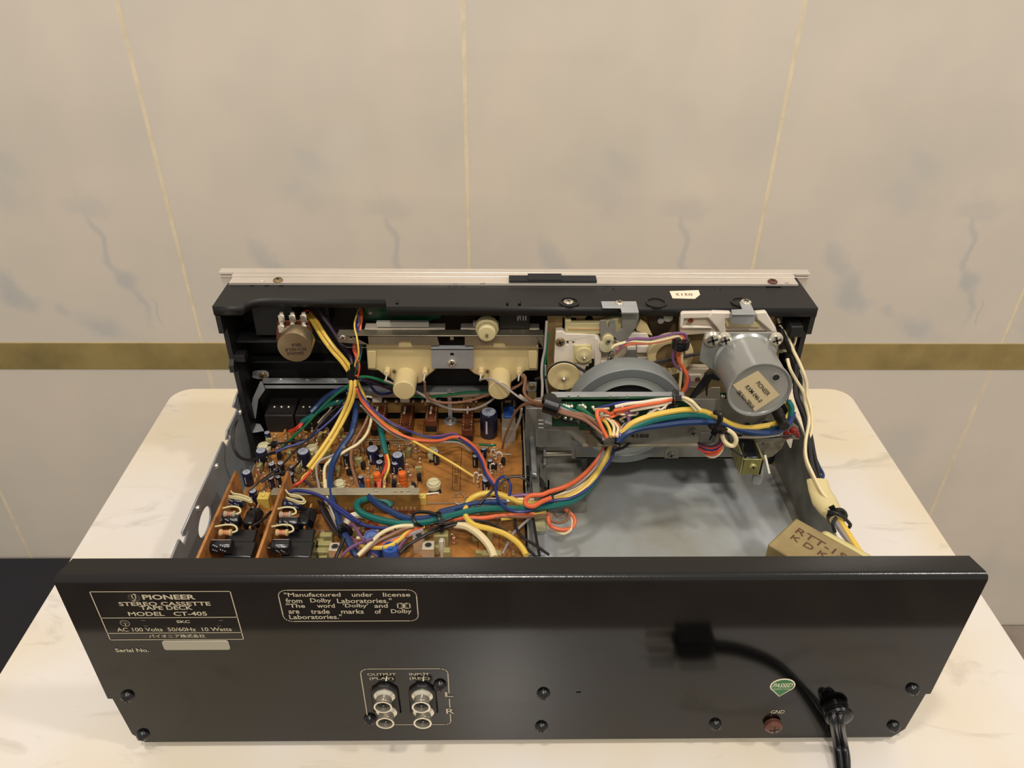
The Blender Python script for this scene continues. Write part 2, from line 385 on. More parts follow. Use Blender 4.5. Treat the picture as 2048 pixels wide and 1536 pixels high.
def small_screw(mb, M, r=.0022, m=None, h=.0012):
    m = m or chrome
    mb.lathe([(r, 0), (r, h*.45), (r*.8, h*.85), (r*.35, h)], m, M, 14)
    for a in (0, 90):
        mb.box((-r*.62, -r*.13, h*.72), (r*.62, r*.13, h*1.04), ink_black, M @ Matrix.Rotation(R(a+20), 4, 'Z'))
def screw(f, x, y, ax, v, r=.0022, parent=None, m=None, name='screw', label=None, h=.0014):
    p = fa(f, x, y, ax, v); M = {'y': Yax(p), 'z': Matrix.Translation(p), 'x': Matrix.Translation(p) @ Matrix.Rotation(R(90), 4, 'Y')}[ax]
    mb = MB(); small_screw(mb, Matrix.Identity(4), r, m, h); return build(mb, name, parent or dk, label, M=M)
for (x, y) in ((1108, 850), (1012, 1066), (1228, 574)):
    p = fa('Y', x, y, 'x', XL+.0006); build(MB().lathe([(.0019, 0), (.0016, .0012), (.0005, .0016)], chrome, None, 12), 'rivet', lp, M=Matrix.Translation(p) @ Matrix.Rotation(R(90), 4, 'Y'))
XR = .184
rp = flat([(.0015, .0065), (.0015, .036), (.100, .036), (.119, .038), (.145, .050), (.170, .056), (.190, .0575), (.215, .0575), (y_end, .06), (y_end, .0065)], [], steel_dark, 'x', XR, .0012, 'side_plate', dk)
# tab of the left side plate screwed to the front frame, rail and strut beside it
FY = .226
pxflat('H', [(450, 90), (470, 72), (600, 72), (640, 90), (650, 130), (630, 162), (590, 174), (500, 165), (450, 150)], 'y', FY, .001, steel, 'fixing_tab', dk)
screw('H', 575, 125, 'y', FY, .0028, m=brassy)
rl = MB()
a = fa('H', 560, 215, 'y', .219); b = fa('H', 1640, 215, 'y', .219)
rl.box((a.x, .2185, a.z-.0016), (b.x, .2245, a.z+.0002), steel); rl.box((a.x, .2185, a.z-.0042), (b.x, .2195, a.z-.0002), steel)
rail = build(rl, 'switch_rail', dk)
for x in (790, 1120, 1440): build(MB().tube([fa('H', x-30, 195, 'y', .222), fa('H', x, 170, 'y', .222), fa('H', x+30, 195, 'y', .222)], .0004, chrome, 6), 'spring_clip', rail)
pxflat('H', [(545, 200), (575, 225), (600, 300), (520, 420), (490, 640), (430, 705), (408, 700), (430, 560), (455, 400)], 'y', .2165, .001, steel, 'strut', dk)
pxflat('H', [(415, 705), (548, 725), (592, 800), (428, 826)], 'z', .034, .001, steel, 'strut_foot', dk)

# ---- black rear panel, folded lip on top
rpn = MB(); W = .19
o_ = [(-W, .1162), (-W, .040), (-.1878, .0398), (-.1862, .012), (-.1822, .0062), (.1822, .0062), (.1862, .012), (.1878, .0398), (W, .040), (W, .1162)]
panel_holes = []
jackM = {}
for k, (bx_, by_, tx_, ty_, lx, ly) in enumerate([(770, 1385, 767, 1415, 771.5, 1447), (845, 1385, 843, 1415, 844.5, 1447)]):
    pb = at(bx_, by_, 'y', 0); tipY = at(tx_, ty_, 'z', pb.z).y; lz = at(lx, ly, 'y', tipY).z
    jackM[k] = (pb.x, pb.z, tipY, lz)
    cz = (pb.z+lz)/2; hh = (pb.z-lz)/2+.0072
    panel_holes.append([(pb.x-.0065, cz+hh-.004), (pb.x-.0025, cz+hh), (pb.x+.0025, cz+hh), (pb.x+.0065, cz+hh-.004), (pb.x+.0065, cz-hh+.004), (pb.x+.0025, cz-hh), (pb.x-.0025, cz-hh), (pb.x-.0065, cz-hh+.004)])
panel_holes.append(ell(.0258, .043, .0011))
rear = flat(o_, panel_holes, black_paint, 'y', 0, .0012, 'rear_panel', dk, 'glossy black rear panel with printed lettering')
# folded edge and lip
r0 = .0030; prof = [(0, .1162)]+[(r0-r0*math.cos(R(a)), .1162+r0*math.sin(R(a))) for a in (15, 30, 45, 60, 75, 90)]+[(.0112, .1192), (.0112, .1182), (.0034, .1182), (.0012, .1162)]
def xw(y): return W-.0030*min(1, max(0, (y-.001)/.0100))
lb = MB(); n = len(prof)
vs = [(-xw(y), y, z) for y, z in prof]+[(xw(y), y, z) for y, z in prof]
lb.add(vs, [list(range(n)), list(range(n, 2*n))[::-1]]+[(k, (k+1) % n, n+(k+1) % n, n+k) for k in range(n)], black_lip)
build(lb, 'folded_lip', rear)
# returns at both ends of the panel
for s in (-1, 1): build(MB().box((s*.1890-.0006, .0012, .041), (s*.1890+.0006, .0060, .1178), black_paint), 'side_return', rear, bevel=.0004)
build(MB().box((-.1822, .0004, .0046), (.1822, .0035, .0062), black_paint), 'bottom_flange', rear)
def dome_screw(px, py, r=.0030):
    p = at(px, py, 'y', 0); M = Yax(p); mb = MB()
    mb.lathe([(r*1.08, -.0001), (r*1.08, .0003), (r, .0004), (r*.94, .0013), (r*.7, .0021), (r*.3, .0025)], black_gloss, None, 20)
    for a in (25, 115): mb.box((-r*.5, -r*.11, .0018), (r*.5, r*.11, .0026), ink_black, Matrix.Rotation(R(a), 4, 'Z'))
    build(mb, 'screw', rear, 'black cross head screw', M=M)
for q in ((255, 1392), (286, 1469), (1087, 1387), (1083, 1453), (1431, 1448), (1825, 1378), (1787, 1452), (880, 1370), (740, 1438)): dome_screw(*q)
# phono jacks: two pairs, each on a black moulded base set into its slot
bm_ = MB()
for k in (0, 1):
    x, z, ty, lz = jackM[k]; cz = (z+lz)/2; hh = (z-lz)/2+.0066
    pl = [(x-.006, cz+hh-.0037), (x-.0022, cz+hh), (x+.0022, cz+hh), (x+.006, cz+hh-.0037), (x+.006, cz-hh+.0037), (x+.0022, cz-hh), (x-.0022, cz-hh), (x-.006, cz-hh+.0037)]
    base = MB().prism(pl, black_plastic, 'y', -.0016, .004)
    jb = build(base, 'jack_base', dk, bevel=.0006)
    for zz in (z, lz):
        L_ = -ty; M = Yax((x, 0, zz)); m = MB()
        m.lathe([(.0049, .0012), (.0049, .0022), (.0041, .0030), (.0036, .0034), (.0036, L_-.0016), (.0039, L_-.0012), (.0042, L_-.0006), (.0042, L_), (.0034, L_), (.0034, L_-.006)], chrome, None, 26)
        jk = build(m, 'phono_jack', jb, 'nickel plated phono jack', M=M)
        build(MB().lathe([(.0033, L_-.0048), (.0033, L_-.0022), (.0013, L_-.0022), (.0013, L_-.005)], black_plastic, None, 18), 'jack_insulator', jb, M=M)
# ground screw
gp = at(1545, 1447, 'y', 0); M = Yax(gp); mb = MB()
cu_ = mat('tarnished copper screw', (110, 70, 58), .35, .4)
mb.lathe([(.0040, 0), (.0040, .0006), (.0034, .0008), (.0034, .0010), (.0042, .0012), (.0042, .0022), (.0032, .0032), (.0012, .0036)], cu_, None, 24)
for a in (0, 90): mb.box((-.0024, -.0003, .0026), (.0024, .0003, .0038), ink_black, Matrix.Rotation(R(a+10), 4, 'Z'))
build(mb, 'ground_screw', rear, 'brown copper ground terminal screw', M=M)
# ---- printing
def line(mb, pts, wd, m, y=-.00015, closed=True):
    """printed outline: points (x, z) on the rear panel"""
    n = len(pts)
    for i in range(n if closed else n-1):
        a = Vector((pts[i][0], pts[i][1])); b = Vector(((pts[(i+1) % n])[0], (pts[(i+1) % n])[1])); d = (b-a)
        if d.length < 1e-6: continue
        d.normalize(); q = Vector((-d.y, d.x))*wd/2; e = d*wd*.45
        c = [a-e+q, b+e+q, b+e-q, a-e-q]
        mb.add([(v.x, y, v.y) for v in c], [(0, 1, 2, 3)], m)
pr = MB(); lw = .00042

X0, X1 = -.1772, -.1204
line(pr, [(X0, .1119), (X1, .1119), (X1, .0817), (X0, .0817)], lw, ink_white)
line(pr, [(X0, .0958), (X1, .0960)], lw, ink_white, closed=False); line(pr, [(X0, .0860), (X1, .0862)], lw, ink_white, closed=False)
line(pr, rrect(-.1012, .0932, -.0447, .1124, .0035, 5), lw, ink_white)
rr = rrect(-.0727, .0186, -.0337, .0609, .0030, 5)
line(pr, rr[14:18]+rr[0:12], lw, ink_white, closed=False) if False else None
line(pr, [(-.0337, .0430), (-.0337, .0579), (-.0346, .0600), (-.0367, .0609), (-.0697, .0609), (-.0718, .0600), (-.0727, .0579), (-.0727, .0265)], lw, ink_white, closed=False)
line(pr, [(-.0337, .0385), (-.0337, .0318)], lw, ink_white, closed=False)
line(pr, [(-.0337, .0268), (-.0337, .0205), (-.0346, .0191), (-.0362, .0185), (-.0690, .0185)], lw, ink_white, closed=False)
FR['U'] = (160, 1170, 5.689); FR['F'] = (80, 1090, 2.438)
for body, x0, x1, yt, yb, bo in (('PIONEER', 708, 1310, 110, 165, .03), ('STEREO CASSETTE', 440, 1485, 192, 236, .02), ('TAPE DECK', 682, 1280, 238, 282, .02),
                                 ('MODEL   CT-405', 548, 1445, 305, 350, .02), ('SKC', 1098, 1250, 402, 432, .02), ('AC 100 Volts  50/60Hz  10 Watts', 418, 1725, 484, 526, .012),
                                 ('\u30d1\u30a4\u30aa\u30cb\u30a2\u682a\u5f0f\u4f1a\u793e', 782, 1425, 560, 600, .015), ('Serial No.', 402, 782, 722, 762, .02)):
    ptext(pr, body, 'U', x0, x1, yt, yb, bold=bo)
# maker's round mark: two arcs around a tuning fork
lg = fa('U', 617, 140, 'y', 0); rx = .0020
for a0, a1 in ((75, 255), (-105, 75)):
    pts = [(lg.x+rx*1.05*math.cos(R(a0+8+(a1-a0-16)*k/10)), lg.z+rx*math.sin(R(a0+8+(a1-a0-16)*k/10))) for k in range(11)]; line(pr, pts, .0006, ink_white, closed=False)
for dx in (-.0007, .0007): line(pr, [(lg.x+dx, lg.z-.0007), (lg.x+dx, lg.z+.0015)], .00045, ink_white, closed=False)
line(pr, [(lg.x-.0007, lg.z-.0007), (lg.x+.0007, lg.z-.0007)], .00045, ink_white, closed=False); line(pr, [(lg.x, lg.z-.0007), (lg.x, lg.z-.0019)], .00045, ink_white, closed=False)
cm = fa('U', 513, 432, 'y', 0)
line(pr, [(cm.x+a-cm.x, b) for a, b in ell(cm.x, cm.z, .0019, .0019, 20)], .0003, ink_white); line(pr, ell(cm.x, cm.z+.0004, .0010, .0006, 12), .0004, ink_white); line(pr, [(cm.x, cm.z), (cm.x, cm.z-.0014)], .0004, ink_white, closed=False)
for x0, y0, sx, sy in ((725, 402, 1, 1), (1610, 402, 1, 1), (755, 462, 1, -1), (1590, 462, 1, -1)):
    p = fa('U', x0, y0, 'y', 0); line(pr, [(p.x-.001, p.z), (p.x+.0006, p.z)], .0001, ink_cap, closed=False)
for rows in ((('"Manufactured', 1190, 1465), ('under', 1520, 1622), ('license', 1672, 1805), 234, 252), (('from', 1198, 1278), ('Dolby', 1318, 1420), ('Laboratories."', 1448, 1715), 262, 283),
             (('"The', 1200, 1292), ('word', 1350, 1437), ("'Dolby'", 1478, 1600), ('and', 1630, 1695), 288, 306), (('are', 1212, 1265), ('trade', 1320, 1412), ('marks', 1468, 1578), ('of', 1632, 1664), ('Dolby', 1712, 1812), 315, 335),
             (('Laboratories."', 1215, 1472), 341, 361)):
    yt, yb = rows[-2:]
    for wd_, x0, x1 in rows[:-2]:
        asc = any(c in 'bdfhklti"\'TDLM' for c in wd_); desc = 'y' in wd_
        ptext(pr, wd_, 'F', x0, x1, yt-(2 if asc else -4), yb+(3 if desc else 0), bold=.012)
for sx in (1743, 1776):      # the two facing half-rounds in boxes
    a = fa('F', sx, 283, 'y', 0); b = fa('F', sx+30, 307, 'y', 0)
    line(pr, [(a.x, a.z), (b.x-.0001, a.z), (b.x-.0001, b.z), (a.x, b.z)], .00045, ink_white)
    mid_ = (a.x+b.x)/2; s_ = 1 if sx == 1743 else -1
    pts = [(mid_-s_*.0009+s_*.0016*math.cos(R(t)), (a.z+b.z)/2+.0014*math.sin(R(t))) for t in range(-90, 91, 20)]; line(pr, pts, .0004, ink_white, closed=False)
for body, x0, x1, yt, yb in (('OUTPUT', 295, 785, 308, 352), ('(PLAY)', 332, 745, 378, 432), ('INPUT', 1012, 1358, 305, 350), ('(REC)', 1015, 1360, 375, 430), ('L', 1622, 1762, 630, 712), ('R', 1642, 1780, 915, 1000)):
    ptext(pr, body, 'G', x0, x1, yt, yb, bold=.008)
ptext(pr, 'GND', 'P', 1542, 1569, 1420, 1427, bold=.01)
build(pr, 'lettering', rear, 'cream screen printed lettering and frames')
a = at(327, 1291, 'y', 0); b = at(461, 1291, 'y', 0)
sl = flat(rrect(-.1555, .0753, -.1271, .0811, .0012, 4), [], silver_lbl, 'y', -.0006, .0006, 'serial_plate', rear, 'blank silver serial number plate')
st = MB(); c = at(1564, 1374, 'y', 0)
def drop(s): return [(c.x+s*.0058*math.cos(R(t)), c.z+.0012+s*.0050*math.sin(R(t))) for t in range(-50, 231, 14)]+[(c.x, c.z-.0012-s*.0058)]
st.prism(drop(1), paper_w, 'y', -.00025, .0001); st.prism(drop(.90), green_st, 'y', -.00032, 0)
put_text(st, 'PASSED', (c.x, -.0004, c.z+.0018), (1, 0, 0), (0, 0, 1), .0088, .0030, paper_w, .01, .25)
put_text(st, 'INSPECTION', (c.x, -.0004, c.z-.0010), (1, 0, 0), (0, 0, 1), .0078, .0009, paper_w, .0)
build(st, 'sticker', rear, 'green drop shaped sticker reading PASSED')
# power cord with its strain relief
g = at(1672, 1418, 'y', 0); M = Yax((g.x, 0, g.z)); mb = MB()
mb.lathe([(.0060, 0), (.0060, .0012), (.0052, .0014), (.0052, .0020), (.0062, .0026), (.0067, .0036), (.0064, .0048), (.0052, .0056), (.0030, .0058)], black_gloss, None, 32)
gm = build(mb, 'cord_grommet', dk, 'black strain relief bushing round the mains cord', M=M)
pc = MB()
for s in (-1, 1):
    pts = []
    for (x, y, ax, v) in ((1672, 1424, 'y', -.0045), (1674, 1446, 'y', -.0078), (1680, 1484, 'z', .0085), (1686, 1525, 'z', .0040), (1691, 1580, 'z', .0032), (1700, 1660, 'z', .0032)):
        p = at(x, y, ax, v); pts.append(p+Vector((s*.0016, 0, 0)))
    pts = pts[:-2]
    for q in ((.1475, -.030), (.1380, -.045), (.122, -.054), (.106, -.057)): pts.append(Vector((q[0]+s*.0008, q[1]+s*.0014, .0026)))
    pc.tube(pts, .0020, black_gloss, 12, 8)
pcd = build(pc, 'power_cord', dk, 'black twin mains cord coming out of the rear panel')
build(MB().box((.086, -.065, .0012), (.106, -.050, .0125), black_gloss).box((.0835, -.0615, .0035), (.086, -.0535, .0100), black_gloss), 'plug', pcd, 'black mains plug', bevel=.002)
for yy in (-.0615, -.0515): build(MB().box((.070, yy-.0008, .0040), (.0835, yy+.0008, .0095), chrome), 'plug_blade', pcd)

# ---------------------------------------------------------------- black plastic front housing and silver fascia
def xy(f, x, y, z): p = fa(f, x, y, 'z', z); return (p.x, p.y)
ZT = .137
so = [xy('P', x, y, ZT) for x, y in ((424, 613), (482, 613), (490, 606), (502, 600), (520, 597), (545, 596), (771, 599), (773, 613))]
so += [(.1822, .1965), (.1822, .238), (-.1822, .238)]
def slot(x0, x1, y0, y1, z=ZT): return [xy('P', x0, y0, z), xy('P', x1, y0, z), xy('P', x1, y1, z), xy('P', x0, y1, z)]
sh = [slot(791, 797, 599, 609), slot(1012, 1017, 600, 612), slot(1036, 1042, 600, 612), slot(1208, 1228, 574, 580), slot(1430, 1442, 574, 580), slot(1532, 1562, 572, 577),
      slot(500, 508, 570, 573), slot(529, 538, 570, 573), slot(558, 567, 570, 573), slot(895, 902, 573, 577), slot(922, 929, 573, 577), slot(1092, 1096, 574, 577), slot(1116, 1119, 574, 577)]
hs = [ell(*xy('P', 1480, 607, ZT), .0055, .0050, 16), ell(*xy('P', 1312, 608, ZT), .0060, .0042, 16), ell(*xy('P', 1138, 607, ZT), .0058, .0042, 16)]
fh = flat(so, sh, black_plastic, 'z', .1310, .0060, 'front_housing', dk, 'black moulded front housing')
HX = .1822
side_pl = [(.1970, .1309), (.1970, .1185), (.2035, .1185), (.2035, .0960), (.2000, .0930), (.2000, .0880), (.2055, .0860), (.2065, .0060), (.238, .0060), (.238, .1309)]
for s in (-1, 1): build(MB().prism(side_pl, black_plastic, 'x', s*HX, s*(HX-.003)), 'housing_side', fh)
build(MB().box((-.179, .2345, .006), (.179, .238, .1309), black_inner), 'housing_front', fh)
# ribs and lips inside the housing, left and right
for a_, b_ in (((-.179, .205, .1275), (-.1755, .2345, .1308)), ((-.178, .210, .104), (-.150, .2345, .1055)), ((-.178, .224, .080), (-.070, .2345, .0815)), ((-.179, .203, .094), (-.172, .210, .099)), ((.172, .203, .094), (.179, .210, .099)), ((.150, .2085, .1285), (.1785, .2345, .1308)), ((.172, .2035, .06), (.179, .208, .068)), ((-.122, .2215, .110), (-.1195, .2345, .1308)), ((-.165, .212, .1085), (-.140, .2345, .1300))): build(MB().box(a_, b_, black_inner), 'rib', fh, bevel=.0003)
for (x, y, r) in ((1138, 606, .0062), (1312, 607, .0064), (1481, 606, .0060)):   # raised screw bosses on the housing top
    p = at(x, y, 'z', ZT); build(MB().lathe([(r, 0), (r, .0010), (r*.82, .0012), (r*.8, .0004)], black_plastic, None, 24), 'screw_boss', fh, M=Matrix.Translation(p))
screw('P', 1137, 605, 'z', ZT+.0006, .0030, fh, chrome)
# fascia
fp = MB()
fp.box((-.1908, .2402, .0015), (.1908, .2442, .1380), alu); fp.box((-.1908, .2385, .1380), (.1908, .2445, .1398), alu); fp.box((-.1908, .2385, .1362), (.1908, .2402, .1372), alu)
fa_ = build(fp, 'fascia', dk, 'brushed aluminium front fascia seen edge on', bevel=.0003)
ch = MB(); 
co_ = [( -.1808, .2255), (.1790, .2255), (.1790, .2384), (-.1808, .2384)]
def slotZ(x, y, w_=.0016, h_=.0007): p = at(x, y, 'z', .1386); return [(p.x-w_, p.y-h_), (p.x+w_, p.y-h_), (p.x+w_, p.y+h_), (p.x-w_, p.y+h_)]
led = flat(co_, [slotZ(527, 562), slotZ(911, 566), slotZ(965, 566), slotZ(1574, 566, .0014)], alu, 'z', .1372, .0014, 'fascia_ledge', dk, 'bright aluminium ledge', bevel=.0003)
build(MB().box((-.1815, .2340, .1386), (.1798, .2384, .1392), alu), 'ledge_rib', led, bevel=.0003)
screw('P', 556, 561, 'z', .1387, .0031, led, brassy); screw('P', 1545, 564, 'z', .1387, .0031, led, cu_)
f0 = at(1018, 566, 'z', .139); f1 = at(1194, 566, 'z', .139)
build(MB().box((f0.x, .2262, .1386), (f1.x, .2340, .1404), felt).box((f0.x+.012, .2262, .1403), (f1.x-.022, .2352, .1412), felt), 'felt_strip', dk, 'black felt strip', bevel=.0004)
lm = MB(); c = at(1370, 591, 'z', ZT+.0002)
lm.prism([xy('P', *q, ZT) for q in ((1339, 583), (1397, 581), (1400, 590), (1390, 598), (1345, 597))], paper_w, 'z', ZT, ZT+.0003)
put_text(lm, '0212', (at(1368, 590, 'z', ZT).x, at(1368, 590, 'z', ZT).y, ZT+.0004), (-1, 0, 0), (0, -1, 0), .0105, .0028, mat('red brown ink', (110, 60, 50), .6), .01)
build(lm, 'paper_label', fh, 'small white paper label stamped 0212')

# ---------------------------------------------------------------- twin level meters and their carrier
YM = .2050
mt_m = cream
def Mp(pts, y=YM): return [(lambda p: (p.x, p.z))(fa('M', a, b, 'y', y)) for a, b in pts]
for pts, cyc, pegs in (([(395, 352), (1010, 352), (1010, 655), (945, 705), (885, 772), (700, 790), (650, 772), (610, 730), (560, 705), (505, 662), (415, 658)], 752, (590, 920)),
                       ([(1290, 352), (1905, 352), (1900, 662), (1790, 665), (1730, 720), (1660, 775), (1480, 775), (1400, 715), (1340, 690), (1290, 650)], 1565, (1405, 1735))):
    mb = MB().prism(Mp(pts), cream, 'y', YM, YM+.016)
    mh = build(mb, 'level_meter', dk, 'cream moulded level meter housing', bevel=.0012)
    ex = (415, 490) if cyc < 1000 else (1815, 1890)
    build(MB().prism(Mp([(ex[0], 475), (ex[1], 475), (ex[1], 630), (ex[0]+5, 630)]), cream, 'y', YM-.0018, YM), 'end_pad', mh, bevel=.0005)
    p = fa('M', cyc, 700, 'y', YM); r = .0072
    build(MB().lathe([(r*1.05, -.002), (r*1.02, .004), (r*.98, .0150), (r*.9, .0156), (r*.7, .0157)], cream, None, 32), 'movement_cup', mh, M=Yax(p-Vector((0, 0, .0015))))
    for q in pegs:
        pp = fa('M', q, 648, 'y', YM); m = MB(); m.lathe([(.0019, -.001), (.0019, .0050), (.0016, .0054)], cream, None, 16); build(m, 'terminal_peg', mh, M=Yax(pp))
        build(MB().cyl(pp+Vector((0, -.0050, 0)), pp+Vector((-.0006, -.0085, -.0035)), .0006, chrome, 8), 'terminal_pin', mh)
    screw('M', cyc-105 if cyc < 1000 else cyc-105, 660, 'y', YM-.0002, .0012, mh, brassy)
pl = Mp([(150, 345), (1950, 352), (1945, 460), (235, 452), (165, 405)], .2035)
holes = [Mp(q, .2035) for q in ([(420, 352), (1020, 354), (1040, 428), (1030, 430), (800, 430), (790, 395), (690, 392), (680, 428), (425, 425)],
                                [(1262, 356), (1890, 358), (1890, 432), (1620, 432), (1605, 400), (1515, 400), (1510, 430), (1262, 432)], [(1135, 360), (1165, 360), (1165, 385), (1135, 385)], [(262, 352), (285, 352), (285, 376), (262, 376)])]
steel_tan = mat('warm zinc steel', (170, 160, 138), .36, .75, var=.12, vscale=40)
mr = flat(pl, holes, steel_tan, 'y', .2025, .0010, 'meter_rail', dk, 'slotted steel rail across the meters')
a = fa('M', 150, 345, 'y', .2035); b = fa('M', 1950, 352, 'y', .2035)
build(MB().box((a.x, .2025, a.z-.001), (b.x, .2100, a.z), steel_tan), 'rail_flange', mr, bevel=.0003)
screw('M', 200, 368, 'y', .2024, .0020, mr, chrome)
gb = pxflat('M', [(968, 472), (1335, 472), (1335, 625), (1320, 642), (985, 640), (970, 615)], 'y', .2010, .0010, steel, 'meter_bracket', dk, holes=[[(1135, 505), (1165, 505), (1168, 530), (1135, 532)]])
a = fa('M', 968, 472, 'y', .2010); b = fa('M', 1335, 472, 'y', .2010); build(MB().box((a.x, .2010, a.z-.0006), (b.x, .2050, a.z+.0004), steel), 'bracket_flange', gb)
screw('M', 1151, 590, 'y', .2008, .0026, gb, chrome)
# clear meter frames, lamp board and reset block above
for x0, x1 in ((385, 1085), (1225, 1915)):
    a = fa('M', x0, 290, 'y', .2125); b = fa('M', x1, 225, 'y', .2125)
    mw = build(MB().box((a.x, .2125, a.z-.001), (b.x, .220, b.z-.006), white_pl).box((a.x+.008, .2122, a.z+.001), (b.x-.010, .2150, b.z-.001), mat('frosted meter window', (190, 186, 176), .3)), 'meter_window', dk, bevel=.0004)
pxflat('M', [(388, 110), (1050, 110), (1050, 205), (980, 215), (925, 250), (545, 250), (480, 225), (388, 210)], 'y', .2235, .0012, pcb_green, 'lamp_board', dk)
lbp = bpy.data.objects['lamp_board']
for x in (440, 632, 815, 995): build(MB().lathe([(.0020, 0), (.0016, .0012), (.0006, .002)], chrome, None, 12), 'solder_joint', lbp, M=Yax(fa('M', x, 150, 'y', .2235)))
a = fa('M', 1560, 300, 'y', .2105); b = fa('M', 1830, 165, 'y', .2105)
tcn = build(MB().box((a.x, .2105, a.z), (b.x, .225, b.z), black_plastic), 'counter_block', dk, bevel=.0005)
tm = MB(); c = fa('M', 1735, 195, 'y', .2103); put_text(tm, 'N', c, (1, 0, .15), (0, 0, -1), .0022, .0048, ink_cap, .02); put_text(tm, 'I', c+Vector((.0026, 0, .0002)), (1, 0, .15), (0, 0, 1), .0007, .0048, ink_cap, .02); put_text(tm, 'I', c+Vector((.0042, 0, .0002)), (1, 0, .15), (0, 0, 1), .0007, .0048, ink_cap, .02)
build(tm, 'lettering', tcn)
# cream pulley of the tape counter
p = fa('M', 1455, 288, 'y', .2050); m = MB()
m.lathe([(.0072, -.0030), (.0074, .0), (.0070, .0016), (.0058, .0022), (.0056, .0068), (.0048, .0076), (.0016, .0078)], cream2, None, 36)
m.cyl((0, 0, .007), (0, 0, .0098), .0009, steel_tan, 10)
build(m, 'counter_pulley', dk, 'cream tape counter pulley', M=Yax(p))
bt = MB(); bt.tube([fa('M', 1540, 345, 'y', .2045), fa('M', 1700, 370, 'y', .2040), fa('M', 1950, 425, 'y', .2030)], .0006, black_rubber, 6)
build(bt, 'counter_belt', dk)

# ---------------------------------------------------------------- volume control
pv = MB(); c = fa('A', 690, 640, 'y', .1900)
rv = fa('A', 814, 650, 'y', .19).x-fa('A', 688, 650, 'y', .19).x
pm_ = mat('warm brushed can', (172, 152, 120), .3, .8, var=.06, vscale=60)
pv.lathe([(rv, -.0100), (rv, -.0008), (rv*.97, 0), (rv*.2, .0002)], pm_, None, 48)
pot = build(pv, 'volume_control', dk, 'round metal can of the volume potentiometer', M=Yax(c))
tx = MB()
for body, cx, cy, wd, ht in (('SBL8', 706, 622, 68, 22), ('RCV-062-0', 700, 655, 150, 24), ('20k\u03a9Ax2', 700, 685, 125, 22)):
    q = fa('A', cx, cy, 'y', .1897); put_text(tx, body, q, (-1, 0, -.06), (.06, 0, -1), pxr('A', wd, q), pxr('A', ht, q)*1.15, ink_black, .01)
build(tx, 'lettering', pot)
for j, y in enumerate((.2040, .2100)):
    wf = build(MB().prism([(lambda p: (p.x, p.z))(fa('A', a, b-j*40, 'y', y)) for a, b in ((572, 480), (795, 475), (822, 560), (818, 640), (700, 700), (580, 640), (560, 560))], phenol, 'y', y-.0012, y), 'wafer', pot, bevel=.0003)
    for x in (600, 680, 762):
        q = fa('A', x, 505-j*75, 'y', y-.0022)
        build(flat and MB().box((q.x-.0020, q.y-.0012, q.z-.0022), (q.x+.0020, q.y-.0006, q.z+.0030), chrome), 'solder_lug', pot, bevel=.0004)
        build(MB().lathe([(.0016, 0), (.0012, .0012), (.0004, .0016)], chrome, None, 10), 'solder_joint', pot, M=Matrix.Translation(q+Vector((0, .0006, .0028))))

# ---------------------------------------------------------------- main circuit board
ZB = .0310
bpts = [(-.1710, .004), (.0042, .004), (.0042, .228), (-.1700, .228)]
mb_ = flat(bpts, [], pcb, 'z', ZB-.0016, .0016, 'circuit_board', dk, 'amber circuit board crowded with parts')
for x in (-.16, -.08, -.002):
    for y in (.02, .115, .218): build(MB().cyl((x, y, zt), (x, y, ZB-.0016), .0026, steel, 12), 'standoff', mb_)
# printed outlines, lines and the part number block
ink = MB()
def seg(f, a, b, wd=.0004, z=ZB+.0001, m=pcb_dark):
    p = fa(f, *a, 'z', z); q = fa(f, *b, 'z', z); d = (q-p).normalized(); s = Vector((-d.y, d.x, 0))*wd/2
    ink.add([p+s, q+s, q-s, p-s], [(0, 1, 2, 3)], m)
for a, b in (((1110, 1045), (1192, 1045)), ((1192, 1045), (1187, 1352)), ((1187, 1352), (1102, 1350)), ((1102, 1350), (1110, 1045)), ((690, 620), (680, 740)), ((800, 600), (795, 760)), ((955, 590), (950, 750)), ((1335, 560), (1325, 850)),
             ((1330, 572), (1400, 572)), ((800, 745), (1190, 745)), ((690, 650), (800, 650))): seg('I', a, b)
p = fa('I', 1147, 1190, 'z', ZB+.00015); put_text(ink, 'RWX 222', p, (0, 1, 0), (-1, 0, 0), .0150, .0030, pcb_dark, .01)
random.seed(4)
for k in range(46):
    x = random.uniform(-.165, -.004); y = random.uniform(.09, .225); l = random.uniform(.004, .02); h = random.random() < .5
    ink.add([(x, y, ZB+.00006), (x+(l if h else .0004), y, ZB+.00006), (x+(l if h else .0004), y+(.0004 if h else l), ZB+.00006), (x, y+(.0004 if h else l), ZB+.00006)], [(0, 1, 2, 3)], pcb_dark)
build(ink, 'lettering', mb_, 'dark printed outlines and part number on the board')

